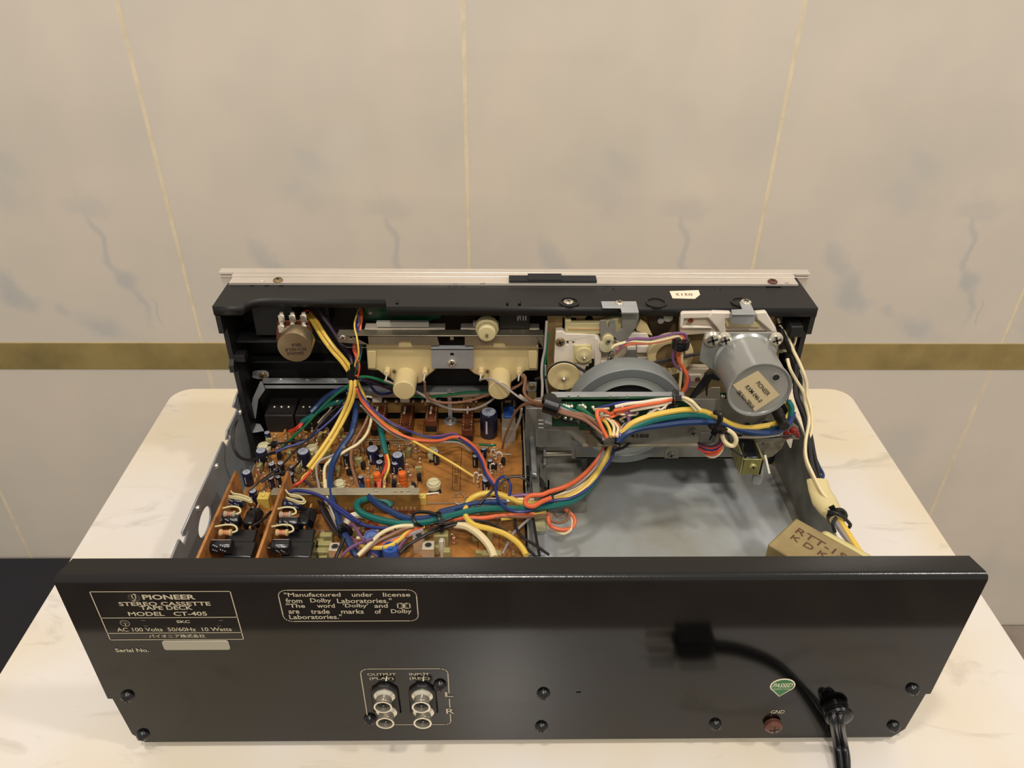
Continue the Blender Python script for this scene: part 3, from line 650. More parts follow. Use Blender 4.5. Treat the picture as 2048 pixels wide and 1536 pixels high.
def ecap(f, x, y, rpx, h, name='electrolytic_capacitor', sl=None, parent=None, tilt=0):
    """upright capacitor whose can end is seen at the photo pixel"""
    p = fa(f, x, y, 'z', ZB+h); r = pxr(f, rpx, p)*1.12; sl = sl or sleeve_navy
    m = MB(); m.lathe([(r*.96, 0), (r, .0006), (r, h-.0012), (r*.97, h-.0004), (r*.90, h)], sl, None, 24)
    m.lathe([(r*.80, h-.0002), (r*.80, h+.00025), (r*.74, h+.0003)], cap_top, None, 24)
    for a in (0, 90): m.box((-r*.6, -.0001, h+.0002), (r*.6, .0001, h+.00045), steel_dark, Matrix.Rotation(R(a+45), 4, 'Z'))
    m.add([(r*1.01*math.cos(a), r*1.01*math.sin(a), z_) for a in [R(-110+12*k) for k in range(2)] for z_ in (h*.25, h*.8)], [(2*k, 2*k+2, 2*k+3, 2*k+1) for k in range(1)], ink_cap)
    return build(m, name, parent or mb_, M=Matrix.Translation((p.x, p.y, ZB)) @ Matrix.Rotation(R(tilt), 4, 'Y'))
# big and small upright cans (frame, pixel of can top, radius in that frame, height)
for a in (('I', 1495, 505, 85, .0195), ('V', 355, 520, 85, .0110), ('V', 1075, 535, 100, .0120), ('V', 460, 215, 48, .0085), ('V', 535, 750, 52, .0095), ('V', 690, 735, 50, .0095), ('V', 110, 890, 72, .0100), ('V', 215, 1210, 62, .0110),
          ('W', 725, 320, 100, .0105), ('W', 1150, 425, 92, .0120), ('W', 845, 545, 60, .0075), ('W', 1110, 560, 62, .0080), ('W', 870, 440, 40, .0060), ('V', 860, 920, 52, .0085), ('V', 520, 990, 46, .0080), ('V', 650, 970, 40, .0080),
          ('I', 1460, 1240, 34, .0090), ('I', 1440, 900, 30, .0080), ('I', 1350, 980, 28, .0090), ('I', 1510, 1030, 26, .0060), ('V', 1520, 230, 40, .0070), ('W', 270, 420, 48, .0100), ('D', 410, 645, 24, .0080), ('D', 330, 450, 20, .0080),
          ('V', 880, 800, 34, .0070), ('W', 520, 800, 44, .0070), ('V', 610, 850, 40, .0065), ('I', 925, 935, 30, .0100)):
    ecap(*a, sl=sleeve_black if a[3] < 60 and a[1] % 20 else sleeve_navy)
def orange(f, x, y, rpx, h):
    p = fa(f, x, y, 'z', ZB+h); r = pxr(f, rpx, p); m = MB(); pr_ = []
    for k in range(9): pr_ += [(r*(1 if k % 2 else .95), h*(k/9+.02)), (r*(1 if k % 2 else .95), h*((k+1)/9))]
    m.lathe(pr_+[(r*.8, h+.0002)], orange_cap, None, 22); build(m, 'styrol_capacitor', mb_, 'bright orange wrapped capacitor', M=Matrix.Translation((p.x, p.y, ZB)))
for a in (('I', 285, 1165, 40, .0115), ('I', 560, 1160, 43, .0125), ('W', 645, 850, 26, .0070)): orange(*a)
def trimmer(f, x, y, rpx, h, m0=ivory):
    p = fa(f, x, y, 'z', ZB+h); r = pxr(f, rpx, p); m = MB()
    m.lathe([(r*.9, 0), (r*.9, h*.35), (r*1.02, h*.4), (r*1.02, h*.72), (r*.86, h*.74), (r*.84, h*.96), (r*.76, h)], m0, None, 26)
    m.box((-r*.74, -r*.09, h*.98), (r*.74, r*.09, h*1.12), m0); m.box((-r*.3, -r*.95, h*.4), (r*.3, -r*.7, h*.8), m0); m.box((-r*.9, -r*1.2, -.0002), (r*.9, -r*.6, .0012), black_plastic)
    build(m, 'trim_potentiometer', mb_, 'cream trimmer potentiometer', M=Matrix.Translation((p.x, p.y, ZB)) @ Matrix.Rotation(R(15), 4, 'Z'))
for a in (('W', 150, 890, 112, .0060), ('W', 1765, 870, 118, .0065), ('W', 1750, 330, 95, .0075), ('V', 1230, 460, 120, .0060), ('V', 400, 420, 112, .0060), ('V', 1560, 640, 60, .0040)): trimmer(*a)
def resistor(p, h, ang, body=None, bands=(0, 1, 2)):
    """standing resistor with its top lead bent over"""
    m = MB(); r = .0009; bl = h*.55; z0 = h*.18
    m.lathe([(r*.5, z0), (r*1.1, z0+bl*.06), (r*1.1, z0+bl*.2), (r*.9, z0+bl*.28), (r*.9, z0+bl*.72), (r*1.1, z0+bl*.8), (r*1.1, z0+bl*.94), (r*.5, z0+bl)], body or tan_body, None, 12)
    for k, mm in enumerate((band_b, band_r, band_g)): m.lathe([(r*.96, z0+bl*(.32+.14*k)), (r*.96, z0+bl*(.38+.14*k))], mm, None, 12)
    m.tube([(0, 0, 0), (0, 0, z0+.0002)], .00028, chrome, 6, 1)
    m.tube([(0, 0, z0+bl), (.0001, 0, h*.92), (.0010, 0, h), (.0020, 0, h*.9), (.0022, 0, h*.5), (.0022, 0, 0)], .00028, chrome, 6, 3)
    return m, Matrix.Translation(p) @ Matrix.Rotation(ang, 4, 'Z')
RES = [resistor((0, 0, 0), h, 0, b)[0].mesh('resistor') for h, b in ((.0075, None), (.0065, mat('olive resistor', (128, 112, 70), .45)), (.0085, mat('pink tan resistor', (190, 140, 120), .45)))]
def transistor_mesh():
    m = MB(); m.prism([(.0021*math.cos(R(t)), .0021*math.sin(R(t))) for t in range(-20, 201, 20)], black_plastic, 'z', .0030, .0070)
    for x in (-.0012, 0, .0012): m.box((x-.0002, .0004, 0), (x+.0002, .0008, .0031), chrome)
    return m.mesh('transistor')
TRM = transistor_mesh()
def disc_mesh():
    m = MB(); m.add([], [], tan_body); m.lathe([(.0006, -.0009), (.0021, -.0005), (.0021, .0005), (.0006, .0009)], mat('brown ceramic disc', (150, 110, 62), .45), Matrix.Translation((0, 0, .0042)) @ Matrix.Rotation(R(90), 4, 'X'), 16)
    m.box((-.0013, -.0002, 0), (-.0009, .0002, .003), chrome); m.box((.0009, -.0002, 0), (.0013, .0002, .003), chrome); return m.mesh('ceramic_capacitor')
DSC = disc_mesh()
def film_mesh():
    m = MB().box((-.0022, -.0012, .0006), (.0022, .0012, .0058), olive_box); return m.mesh('film_capacitor')
FLM = film_mesh()
taken = [(o.matrix_basis.translation.x, o.matrix_basis.translation.y) for o in bpy.data.objects if o.name.startswith(('electrolytic', 'trim_pot', 'styrol'))]
random.seed(11)
def scatter(n, poly_px, kinds):
    k = tries = 0
    while k < n and tries < 4000:
        tries += 1
        px = random.uniform(min(a for a, b in poly_px), max(a for a, b in poly_px)); py = random.uniform(min(b for a, b in poly_px), max(b for a, b in poly_px))
        p = at(px, py, 'z', ZB)
        if not (-.166 < p.x < .001) or any((p.x-a)**2+(p.y-b)**2 < .0036**2 for a, b in taken): continue
        taken.append((p.x, p.y)); k += 1; kd = random.choice(kinds)
        me = {'r': random.choice(RES), 't': TRM, 'd': DSC, 'f': FLM}[kd]
        nm = {'r': 'resistor', 't': 'transistor', 'd': 'ceramic_capacitor', 'f': 'film_capacitor'}[kd]
        link(nm, me, mb_, Matrix.Translation(p) @ Matrix.Rotation(random.choice((0, 1.57, 3.14, 4.71))+random.uniform(-.2, .2), 4, 'Z'))
scatter(80, [(515, 872), (700, 1000)], 'rrrrtddf')
scatter(62, [(690, 895), (845, 985)], 'rrrrttddf')
scatter(20, [(948, 905), (1012, 1000)], 'rrrtdd')
scatter(12, [(480, 960), (540, 1060)], 'rtd')
scatter(16, [(640, 1040), (760, 1130)], 'ffrdt')
scatter(10, [(870, 1030), (1030, 1120)], 'ffdrr')
scatter(5, [(600, 868), (700, 886)], 'rdd')
# wire jumpers and small loops on the board
def jumper(f, pts, z=ZB+.0010, r=.00032, name='jumper_wire', m=None):
    P = [fa(f, a, b, 'z', z) for a, b in pts]; P = [P[0]-Vector((0, 0, z-ZB))]+P+[P[-1]-Vector((0, 0, z-ZB))]
    build(MB().tube(P, r, m or chrome, 6, 1), name, mb_)
for a, b in (((100, 800), (600, 806)), ((90, 826), (520, 832)), ((470, 856), (690, 858)), ((560, 930), (760, 926)), ((820, 1492), (1240, 1486)), ((1570, 960), (1735, 962))): jumper('I', [a, b])
jumper('X', [(130, 408), (520, 412)]); jumper('I', [(800, 1395), (880, 1385), (955, 1378)], r=.0006, m=white_pl)
jumper('I', [(1180+60*math.cos(R(t)), 1440+62*math.sin(R(t))) for t in range(0, 361, 24)])
for cx, cy, r in ((1360, 1235, 26), (1545, 985, 26), (1605, 1015, 34), (1540, 1140, 26), (1410, 1260, 30)):
    q0 = fa('I', cx-r, cy+20, 'z', ZB); q1 = fa('I', cx+r, cy+20, 'z', ZB); mid = (q0+q1)/2+Vector((0, 0, .0075))
    build(MB().tube([q0, q0*.85+mid*.15+Vector((0, 0, .005)), mid, q1*.85+mid*.15+Vector((0, 0, .005)), q1], .0005, white_pl, 7, 4), 'sleeved_lead', mb_)
# shielding bar across the board
YS = fa('P', 700, 1026, 'z', ZB).y; zs_ = at(700, 990, 'y', YS).z
xa = at(541, 990, 'y', YS).x; xb_ = at(838, 990, 'y', YS).x
alu_dull = mat('tinned shield strip', (176, 166, 142), .3, .35, var=.15, vscale=60)
sbm = flat([(xa, ZB+.0004), (xb_, ZB+.0004), (xb_, zs_), (xa, zs_)], [], mat('amber board reflection', (150, 112, 58), .3, .1, var=.25, vscale=120), 'y', YS, .0006, 'shield_strip', mb_, 'folded metal shield strip')  # amber colour stands in for the board reflected in the metal face
yt_ = at(700, 976, 'z', zs_).y
cuts = []
for x0, x1 in ((787, 794), (800, 806)): cuts.append([(at(x0, 985, 'z', zs_).x, YS+.0020), (at(x1, 985, 'z', zs_).x, YS+.0020), (at(x1, 985, 'z', zs_).x, YS+.0032), (at(x0, 985, 'z', zs_).x, YS+.0032)])
flat([(xa, YS), (xb_, YS), (xb_, yt_), (xa, yt_)], cuts, alu_dull, 'z', zs_-.0003, .0006, 'shield_flange', mb_, bevel=.0002)
for x in (752, 816): p = at(x, 982, 'z', zs_+.0003); build(MB().lathe([(.0014, 0), (.001, .0009), (.0003, .0012)], chrome, None, 10), 'solder_joint', mb_, M=Matrix.Translation(p))
p = fa('W', 1395, 965, 'z', ZB+.012); build(MB().lathe([(.0020, 0), (.0020, .0105), (.0016, .0115)], mat('translucent grey cap', (160, 150, 140), .35), None, 20), 'grey_trimmer', mb_, M=Matrix.Translation((p.x, p.y, ZB)))
# row of red-brown contact strips under the bar
for k in range(13):
    p = fa('K', 110+k*98, 345, 'z', ZB+.002)
    if k in (3, 8): continue
    build(MB().box((p.x-.0022, p.y-.0012, ZB), (p.x+.0022, p.y+.0012, ZB+.0030), phenol).box((p.x-.0015, p.y-.0004, ZB+.003), (p.x-.0009, p.y+.0004, ZB+.0045), chrome).box((p.x+.0009, p.y-.0004, ZB+.003), (p.x+.0015, p.y+.0004, ZB+.0045), chrome), 'pin_header', mb_)
# yellow plugs
for f, x, y, s in (('J', 895, 440, 1.35), ('I', 775, 1440, 1.0), ('K', 1390, 215, 1.0)):
    if s == 1.0 and f == 'K': continue
    p = fa(f, x, y, 'z', ZB+.004); build(MB().box((-.0026*s, -.0016*s, 0), (.0026*s, .0030*s, .0060*s), yellow_pl).lathe([(.0010, .006*s), (.0010, .0068*s), (.0004, .0062*s)], yellow_pl, Matrix.Translation((0, .0005, 0)), 12), 'connector', mb_, 'pale yellow connector', bevel=.0003, M=Matrix.Translation((p.x, p.y, ZB)))
# coil cans with a dark adjusting hole, film blocks, blue pot cores
for f, x, y, s in (('X', 548, 648, .0062), ('X', 2020, 625, .0066), ('Z', -20, 470, .0064), ('X', 1960, 500, .0060)):
    if f == 'X' and x == 1960: continue
    p = fa(f, x, y, 'z', ZB+.0115); m = MB().box((-s/2, -s/2, 0), (s/2, s/2, .0112), chrome)
    m.add([], [], ink_black); m.lathe([(.0021, .01105), (.0021, .0112), (.0019, .0114)], steel_dark, None, 20); m.lathe([(.0018, .0112), (.0017, .0115)], ink_black, None, 20)
    build(m, 'coil_can', mb_, 'square metal coil can with a dark centre hole', bevel=.0003, M=Matrix.Translation((p.x, p.y, ZB)))
for f, x, y, sx, sy, h in (('X', 410, 455, .0072, .0036, .008), ('X', 390, 590, .0080, .0036, .008), ('Z', 330, 440, .0085, .0050, .010), ('Z', 1130, 740, .0110, .0040, .006), ('X', 360, 700, .0080, .0040, .007), ('Z', 420, 700, .0040, .0040, .008), ('Z', 40, 420, .0060, .0040, .006), ('W', 480, 470, .0052, .0030, .007), ('Z', 1100, 430, .003, .002, .006), ('Z', 890, 440, .0050, .0030, .006)):
    p = fa(f, x, y, 'z', ZB+h); build(MB().box((-sx/2, -sy/2, 0), (sx/2, sy/2, h), olive_box), 'film_capacitor', mb_, bevel=.0006, M=Matrix.Translation((p.x, p.y, ZB)))
p = fa('Z', 340, 570, 'z', ZB+.012); build(MB().box((-.0010, -.001, 0), (.0010, .001, .0125), white_pl).tube([(-.0016, 0, .004), (-.0013, 0, .012), (0, 0, .0140), (.0015, 0, .0125), (.0016, 0, .006)], .0003, white_pl, 6, 3), 'ferrite_coil', mb_, M=Matrix.Translation((p.x, p.y, ZB)))
for f, x, y, r, h in (('X', 1130, 470, 125, .0155), ('X', 1420, 660, 130, .0130), ('X', 1180, 640, 100, .0100)):
    p = fa(f, x, y, 'z', ZB+h); rr_ = pxr(f, r, p); m = MB()
    m.lathe([(rr_*.95, 0), (rr_, .001), (rr_, h-.001), (rr_*.95, h), (rr_*.86, h), (rr_*.84, h-.0012), (rr_*.3, h-.0014), (rr_*.28, h-.0004)], blue_grey if h > .015 else blue_pl, None, 28)
    build(m, 'pot_core', mb_, 'blue pot core coil', M=Matrix.Translation((p.x, p.y, ZB)))
p = fa('X', 1170, 270, 'z', ZB+.012); m = MB()
for k, (dx, mm) in enumerate(((-.004, redblob), (-.0012, band_r), (.0018, sleeve_black))): m.box((dx-.0012, -.001, 0), (dx+.0012, .001, .009-.001*k), mm)
build(m, 'lead_cluster', mb_, M=Matrix.Translation((p.x, p.y, ZB)))

# ---- the two daughter boards standing on edge, left rear
for bi, (x0, fx_) in enumerate(((-.1672, 'J'), (-.1366, 'J'))):
    vb = flat([(.030, ZB), (.1385, ZB), (.1385, .0555), (.1372, .0598), (.100, .0600), (.0990, .0604), (.030, .0604)], [], pcb_edge, 'x', x0, .0016, 'daughter_board', dk, 'small brown circuit board standing on edge')
    random.seed(bi)
    for k in range(14):
        y = .072+k*.0048; z = .0570+random.uniform(-.003, .001)
        build(MB().lathe([(.0009, 0), (.0007, .0006), (.0002, .0009)], chrome, None, 8), 'solder_joint', vb, M=Matrix.Translation((x0, y, z)) @ Matrix.Rotation(R(-90), 4, 'Y'))
    caps = [((530, 440), 250, 62, sleeve_navy), ((480, 672), 235, 60, sleeve_black), ((350, 985), 320, 70, sleeve_black)] if bi == 0 else [((1245, 475), 235, 60, sleeve_navy), ((1190, 700), 240, 62, sleeve_black), ((1095, 990), 220, 78, sleeve_black)]
    for (cx, cy), ln, rad, sl in caps:
        zc = .0520; c = fa('J', cx, cy, 'z', zc); L_ = pxr('J', ln, c); r = pxr('J', rad, c)*1.2
        m = MB(); M = Matrix.Translation((c.x-L_/2, c.y, zc)) @ Matrix.Rotation(R(90), 4, 'Y')
        m.lathe([(r*.7, 0), (r*.96, .0003), (r, .0008), (r, L_*.16), (r*.93, L_*.2), (r, L_*.24), (r, L_-.0006), (r*.93, L_)], sl, None, 26)
        for t0, t1 in ((.35, .5), (.62, .8)):
            for ang in (-150, -112):
                w0 = R(ang); 
                for q in range(3): m.box((r*1.0, -.00028, L_*t0+L_*(t1-t0)*q/2.2), (r*1.012, .00028, L_*t0+L_*(t1-t0)*(q+.55)/2.2), ink_cap, Matrix.Rotation(w0+q*.12, 4, 'Z'))
        m.box((r, -.0004, L_*.1), (r*1.012, .0004, L_*.95), ink_cap, Matrix.Rotation(R(150), 4, 'Z'))
        build(m, 'electrolytic_capacitor', vb, 'black capacitor lying across the small board', M=M)
        build(MB().tube([(x0+.001, c.y-.001, zc+.001), (c.x-L_/2+.0005, c.y-.001, zc)], .0003, chrome, 6, 1), 'lead', vb)
    rs_ = [((430, 815), 160), ((480, 592), 150)] if bi == 0 else [((1110, 815), 160), ((1150, 600), 150)]
    for (cx, cy), ln in rs_:
        zc = .0555; c = fa('J', cx, cy, 'z', zc); L_ = pxr('J', ln, c); r = .0017; m = MB()
        m.lathe([(r*.5, 0), (r*1.15, L_*.06), (r*1.15, L_*.2), (r*.85, L_*.28), (r*.85, L_*.72), (r*1.15, L_*.8), (r*1.15, L_*.94), (r*.5, L_)], tan_body if cy > 700 else mat('grey tan resistor', (168, 150, 128), .45), None, 14)
        for k, mm in enumerate((band_r, band_r, band_g)): m.lathe([(r*.92, L_*(.36+.13*k)), (r*.92, L_*(.42+.13*k))], mm, None, 14)
        build(m, 'resistor', vb, 'tan resistor with coloured bands', M=Matrix.Translation((c.x-L_/2, c.y, zc)) @ Matrix.Rotation(R(90), 4, 'Y'))
        build(MB().tube([(x0+.0016, c.y+.0026, zc+.0020), (c.x, c.y+.0034, zc+.0026), (c.x+L_*.62, c.y+.0030, zc+.0022), (c.x+L_*.82, c.y+.0012, zc+.0006), (c.x+L_*.5, c.y, zc)], .00055, cream2, 7, 5), 'sleeved_lead', vb)
    top_ = [(480, 300), (520, 340), (620, 360), (720, 400), (720, 430), (640, 400), (450, 370)] if bi == 0 else [(1150, 300), (1200, 350), (1310, 370), (1375, 415), (1340, 445), (1250, 420), (1160, 390)]
    build(MB().tube([fa('J', a, b, 'z', .057) for a, b in top_], .0005, cream2, 7, 4), 'sleeved_lead', vb)
    build(MB().tube([fa('J', a+15, b+22, 'z', .056) for a, b in top_], .0005, cream2, 7, 4), 'sleeved_lead', vb)
    ox = 0 if bi == 0 else 700
    for (cx, cy), sx, sy, zt_ in (((620+ox, 850), .0160, .0110, .0480), ((600+ox, 1010), .0160, .0120, .0490), ((720+ox, 620), .0060, .0110, .0500)):
        if bi == 1 and cx > 1400: cx = 1370
        c = fa('J', cx, cy, 'z', zt_); build(MB().box((c.x-sx/2, c.y-sy/2, ZB), (c.x+sx/2, c.y+sy/2, zt_), sleeve_black), 'film_block', vb, 'black block capacitor', bevel=.0010)
    c = fa('J', 745+ox*.93, 560, 'z', .050)
    build(MB().cyl((c.x, c.y-.004, .044), (c.x, c.y+.005, .044), .0046, sleeve_black, 22), 'electrolytic_capacitor', vb)
    c2_ = fa('J', 770+ox*.92, 640, 'z', .046); build(MB().box((c2_.x, c2_.y-.010, ZB), (c2_.x+.0010, c2_.y+.010, .0480), pcb_edge), 'board_support', vb)

# ---------------------------------------------------------------- switches along the front edge of the board
swm = mat('dusty black switch', (24, 20, 18), .6, bump=.3, bscale=1200)
for k, (x0, x1) in enumerate(((555, 905), (925, 1235), (1250, 1600))):
    a = fa('H', x0, 450, 'y', .2120); b = fa('H', x1, 450, 'y', .2120)
    m = MB().box((a.x, .2120, ZB), (b.x, .2335, .0455), swm); sb_ = build(m, 'lever_switch', dk, 'black push switch block', bevel=.0008)
    for q in (.25, .5, .75):
        xx = a.x+(b.x-a.x)*q; build(MB().lathe([(.0010, 0), (.0007, .0006), (.0002, .0009)], chrome, None, 8), 'contact_rivet', sb_, M=Matrix.Translation((xx, .222, .0455)))
    build(MB().box((a.x+.002, .2136, .0455), (b.x-.002, .2150, .0466), swm), 'top_rib', sb_)
ss_lab = 'red brown slide switch'
for (cx, ytop, ybot, wd) in ((287, 640, 800, 150), (587, 668, 775, 140), (868, 598, 682, 130), (1262, 700, 785, 122)):
    zt2 = .0405
    a = fa('I', cx, ytop, 'z', zt2); x0 = a.x; y0 = a.y; w2 = pxr('I', wd, a)/2
    m = MB().box((x0-w2, y0, ZB+.0008), (x0+w2, .2310, zt2), phenol)
    sw_ = build(m, 'slide_switch', mb_, ss_lab, bevel=.0003)
    build(MB().box((x0-w2+.0004, y0-.0006, ZB), (x0+w2-.0004, .2300, ZB+.0046), swm), 'switch_body', mb_)
    npn = 8
    pn = MB()
    for s in (-1, 1):
        for q in range(npn):
            yy = y0+.0016+q*(.2300-y0)/npn; pn.box((x0+s*w2*.74-.0002, yy, zt2), (x0+s*w2*.74+.0002, yy+.0011, zt2+.0003), cream)
    o = build(pn, 'switch_pins', mb_); o['kind'] = 'stuff'
    p = fa('I', cx+6, 365, 'y', .2290)
    build(MB().box((p.x-.0034, .2270, p.z-.0022), (p.x+.0034, .2320, p.z+.0042), white_pl if cx < 1000 else cream).box((p.x-.0008, .2190, zt2+.0004), (p.x+.0008, .2280, zt2+.0018), white_pl), 'slide_plunger', mb_, 'white slide switch plunger', bevel=.0007)
    for s in (-1, 1):
        build(MB().lathe([(.0012, 0), (.0010, .0012), (.0004, .0018)], chrome, None, 12), 'stop_pin', mb_, M=Yax((p.x+s*.0060, .2280, p.z-.001)))
a = fa('I', -40, 300, 'y', .226); b = fa('I', 1500, 300, 'y', .226)
fr_ = MB().box((a.x, .2255, a.z-.0014), (b.x, .2345, a.z+.0006), steel).box((a.x, .2248, a.z-.0032), (b.x, .2258, a.z+.0002), alu_dull)
build(fr_, 'front_rail', dk, bevel=.0002)
tanbar = mat('tan press board', (150, 116, 66), .55, var=.15)
a = fa('I', -60, 400, 'y', .232); b = fa('I', 1480, 510, 'y', .232)
build(MB().box((a.x, .2315, b.z), (b.x, .2340, a.z), tanbar), 'backing_strip', dk)
p = fa('I', 1082, 600, 'z', ZB+.0008); m = MB(); r = .0047
m.lathe([(r, -.0008), (r, 0), (r*.96, .0002)], steel, None, 28); fo = build(m, 'fixing_foot', mb_, 'round zinc fixing foot', M=Matrix.Translation(p))
build(MB().box((p.x-.0014, p.y, ZB+.0004), (p.x+.0014, .2265, ZB+.0012), steel).box((p.x-.0014, .2255, ZB), (p.x+.0014, .2265, .058), steel), 'foot_strap', mb_)
screw('I', 1082, 600, 'z', ZB+.0010, .0020, mb_, chrome)
# headphone socket with its blue insert, right end of the board
a = fa('I', 1635, 560, 'z', .0430); b = fa('I', 1785, 560, 'z', .0430); q = fa('I', 1700, 690, 'z', .0430)
hj = build(MB().box((a.x, q.y, ZB), (b.x, .2260, .0430), mat('dusty beige shell', (150, 138, 116), .5)), 'socket_shell', mb_, 'beige socket shell', bevel=.0005)
build(MB().box((a.x+.0012, fa('I', 1700, 560, 'z', .0445).y, .0430), (b.x-.0012, .2240, .0450), blue_pl), 'socket_insert', mb_, 'bright blue insert', bevel=.0005)
bl2 = MB(); bl2.box((a.x-.001, .2230, ZB), (b.x+.001, .2340, .0560), black_plastic); build(bl2, 'socket_body', mb_)
for x, y in ((1640, 430), (1770, 410)): 
    c = fa('I', x, y, 'y', .2225); build(MB().box((c.x-.0006, .2215, c.z-.003), (c.x+.0006, .2226, c.z+.003), brassy), 'contact_blade', mb_, 'brass contact', bevel=.0002)
c = fa('I', 1670, 395, 'y', .2225); c3 = fa('I', 1735, 390, 'y', .2225); build(MB().cyl(c, c3, .0011, brassy, 12), 'contact_pin', mb_)

# ---------------------------------------------------------------- divider and key mechanism between board and bottom pan
dv = MB().box((.0056, .100, zt), (.0064, .226, .0360), steel_dark)
build(dv, 'divider_plate', dk, 'thin steel divider beside the board')
build(MB().box((.0054, .150, .0352), (.0062, .226, .0368), alu_dull), 'divider_edge', dk)
build(MB().prism([xy('P', 1050, 1108, .0100), xy('P', 1090, 1108, .0100), xy('P', 1086, 1015, .0100), xy('P', 1054, 1015, .0100)], steel, 'z', .0088, .0100), 'divider_foot', dk, bevel=.0003)
def bar(f, pts, z, h, m, name, bev=.0004, label=None):
    return build(MB().prism([(lambda p: (p.x, p.y))(fa(f, a, b, 'z', z)) for a, b in pts], m, 'z', z-h, z), name, dk, label, bev)
bar('T', [(165, -90), (240, -90), (275, 545), (205, 535)], .0360, .0030, mat('pale worn steel', (178, 180, 178), .3, .6, var=.15, vscale=60), 'lever_bar', .0008, 'pale steel key lever')
bar('T', [(205, 545), (298, 545), (305, 800), (215, 800)], .0270, .0100, steel_dark, 'lever_guide')
bar('T', [(300, 420), (385, 430), (385, 660), (305, 560)], .0250, .0080, steel_dark, 'lever_guide')
bar('T', [(90, 440), (170, 430), (185, 560), (90, 560)], .0320, .0100, black_plastic, 'rubber_block')
bar('T', [(395, 610), (430, 610), (430, 740), (395, 740)], .0150, .0030, black_plastic, 'slot_pad')
bar('T', [(255, 95), (745, 85), (755, 200), (255, 205)], .0330, .0040, steel_dark, 'cross_bar')
sh_ = MB().cyl(fa('T', 360, 285, 'z', .0250), fa('T', 755, 275, 'z', .0250), .0022, chrome, 18).cyl(fa('T', 345, 285, 'z', .0250), fa('T', 375, 285, 'z', .0250), .0034, steel_dark, 18)
build(sh_, 'key_shaft', dk, 'polished steel shaft')
for x, y0, y1 in ((368, 20, 150), (366, 245, 310), (366, 360, 415)):
    build(MB().cyl(fa('T', x, y0, 'z', .0380), fa('T', x, y1, 'z', .0380), .0009, steel, 8), 'return_spring', dk)
p = fa('T', 285, 75, 'z', .040); build(MB().lathe([(.0016, 0), (.0016, .0014), (.0005, .002)], chrome, None, 12), 'rivet', dk, M=Matrix.Translation(p))
for k in range(4): build(MB().cyl(fa('Q', 270, 740+k*55, 'z', .050), fa('Q', 345, 742+k*55, 'z', .050), .0012, steel_dark, 10), 'spring_coil', dk)
bar('T', [(215, 1050), (400, 1030), (395, 1170), (230, 1180)], .0300, .0060, mat('pale yellow tape', (206, 200, 150), .5), 'tape_wrap', .0016, 'pale yellow tape over the lever end')
build(MB().box((.014, .158, zt), (.046, .2010, .0150), steel_dark), 'key_tray', dk, bevel=.0006)
build(MB().box((.0065, .200, zt), (.050, .2110, .0600), steel_dark), 'mechanism_foot', dk, bevel=.0006)
# small clamp plate with a screw above the divider
pxflat('Q', [(100, 185), (245, 185), (240, 290), (215, 315), (115, 315), (90, 290)], 'y', .2010, .001, steel_dark, 'clamp_plate', dk); screw('Q', 172, 240, 'y', .2008, .0020, dk, brassy)
pxflat('Q', [(110, 315), (240, 320), (240, 420), (115, 420)], 'y', .2020, .001, brassy, 'clamp_leg', dk)

# ---------------------------------------------------------------- tape transport
YC = .2060
cp = [(95, 205), (2300, 212), (3000, 235), (3060, 600), (3040, 1600), (2000, 1800), (300, 1800), (90, 1360)]
plate = pxflat('L', cp, 'y', YC, .0010, brassy, 'transport_plate', dk, holes=[[(290, 290), (465, 290), (465, 330), (440, 440), (285, 440)], [(630+52*math.cos(R(t)), 312+50*math.sin(R(t))) for t in range(0, 360, 24)],
        [(530+24*math.cos(R(t)), 232+22*math.sin(R(t))) for t in range(0, 360, 36)], [(360+26*math.cos(R(t)), 228+22*math.sin(R(t))) for t in range(0, 360, 36)], [(900+26*math.cos(R(t)), 236+18*math.sin(R(t))) for t in range(0, 360, 36)],
        [(240, 1210), (330, 1210), (330, 1310), (240, 1310)]], label='bronze tinted transport chassis plate')
a = fa('L', 95, 205, 'y', YC); b = fa('L', 3000, 215, 'y', YC); build(MB().box((a.x, YC-.0010, a.z-.0004), (b.x, YC+.0060, a.z+.0004), mat('warm steel edge', (190, 170, 130), .3, .8)), 'plate_flange', plate)
trn = plate
def lp_(pts, Y, th, m, name, holes=(), label=None, bevel=.0005, f='L'): return pxflat(f, pts, 'y', Y, th, m, name, trn, holes, label, bevel)
# white slider bar
lp_([(322, 318), (400, 322), (402, 368), (790, 362), (960, 300), (1050, 290), (1060, 430), (980, 480), (780, 500), (345, 498), (322, 470)], .2000, .0050, cream2, 'slider_arm', label='cream plastic slider arm')
lp_([(360, 430), (775, 432), (775, 445), (360, 445)], .1994, .0008, tan_body, 'slider_groove', bevel=0)
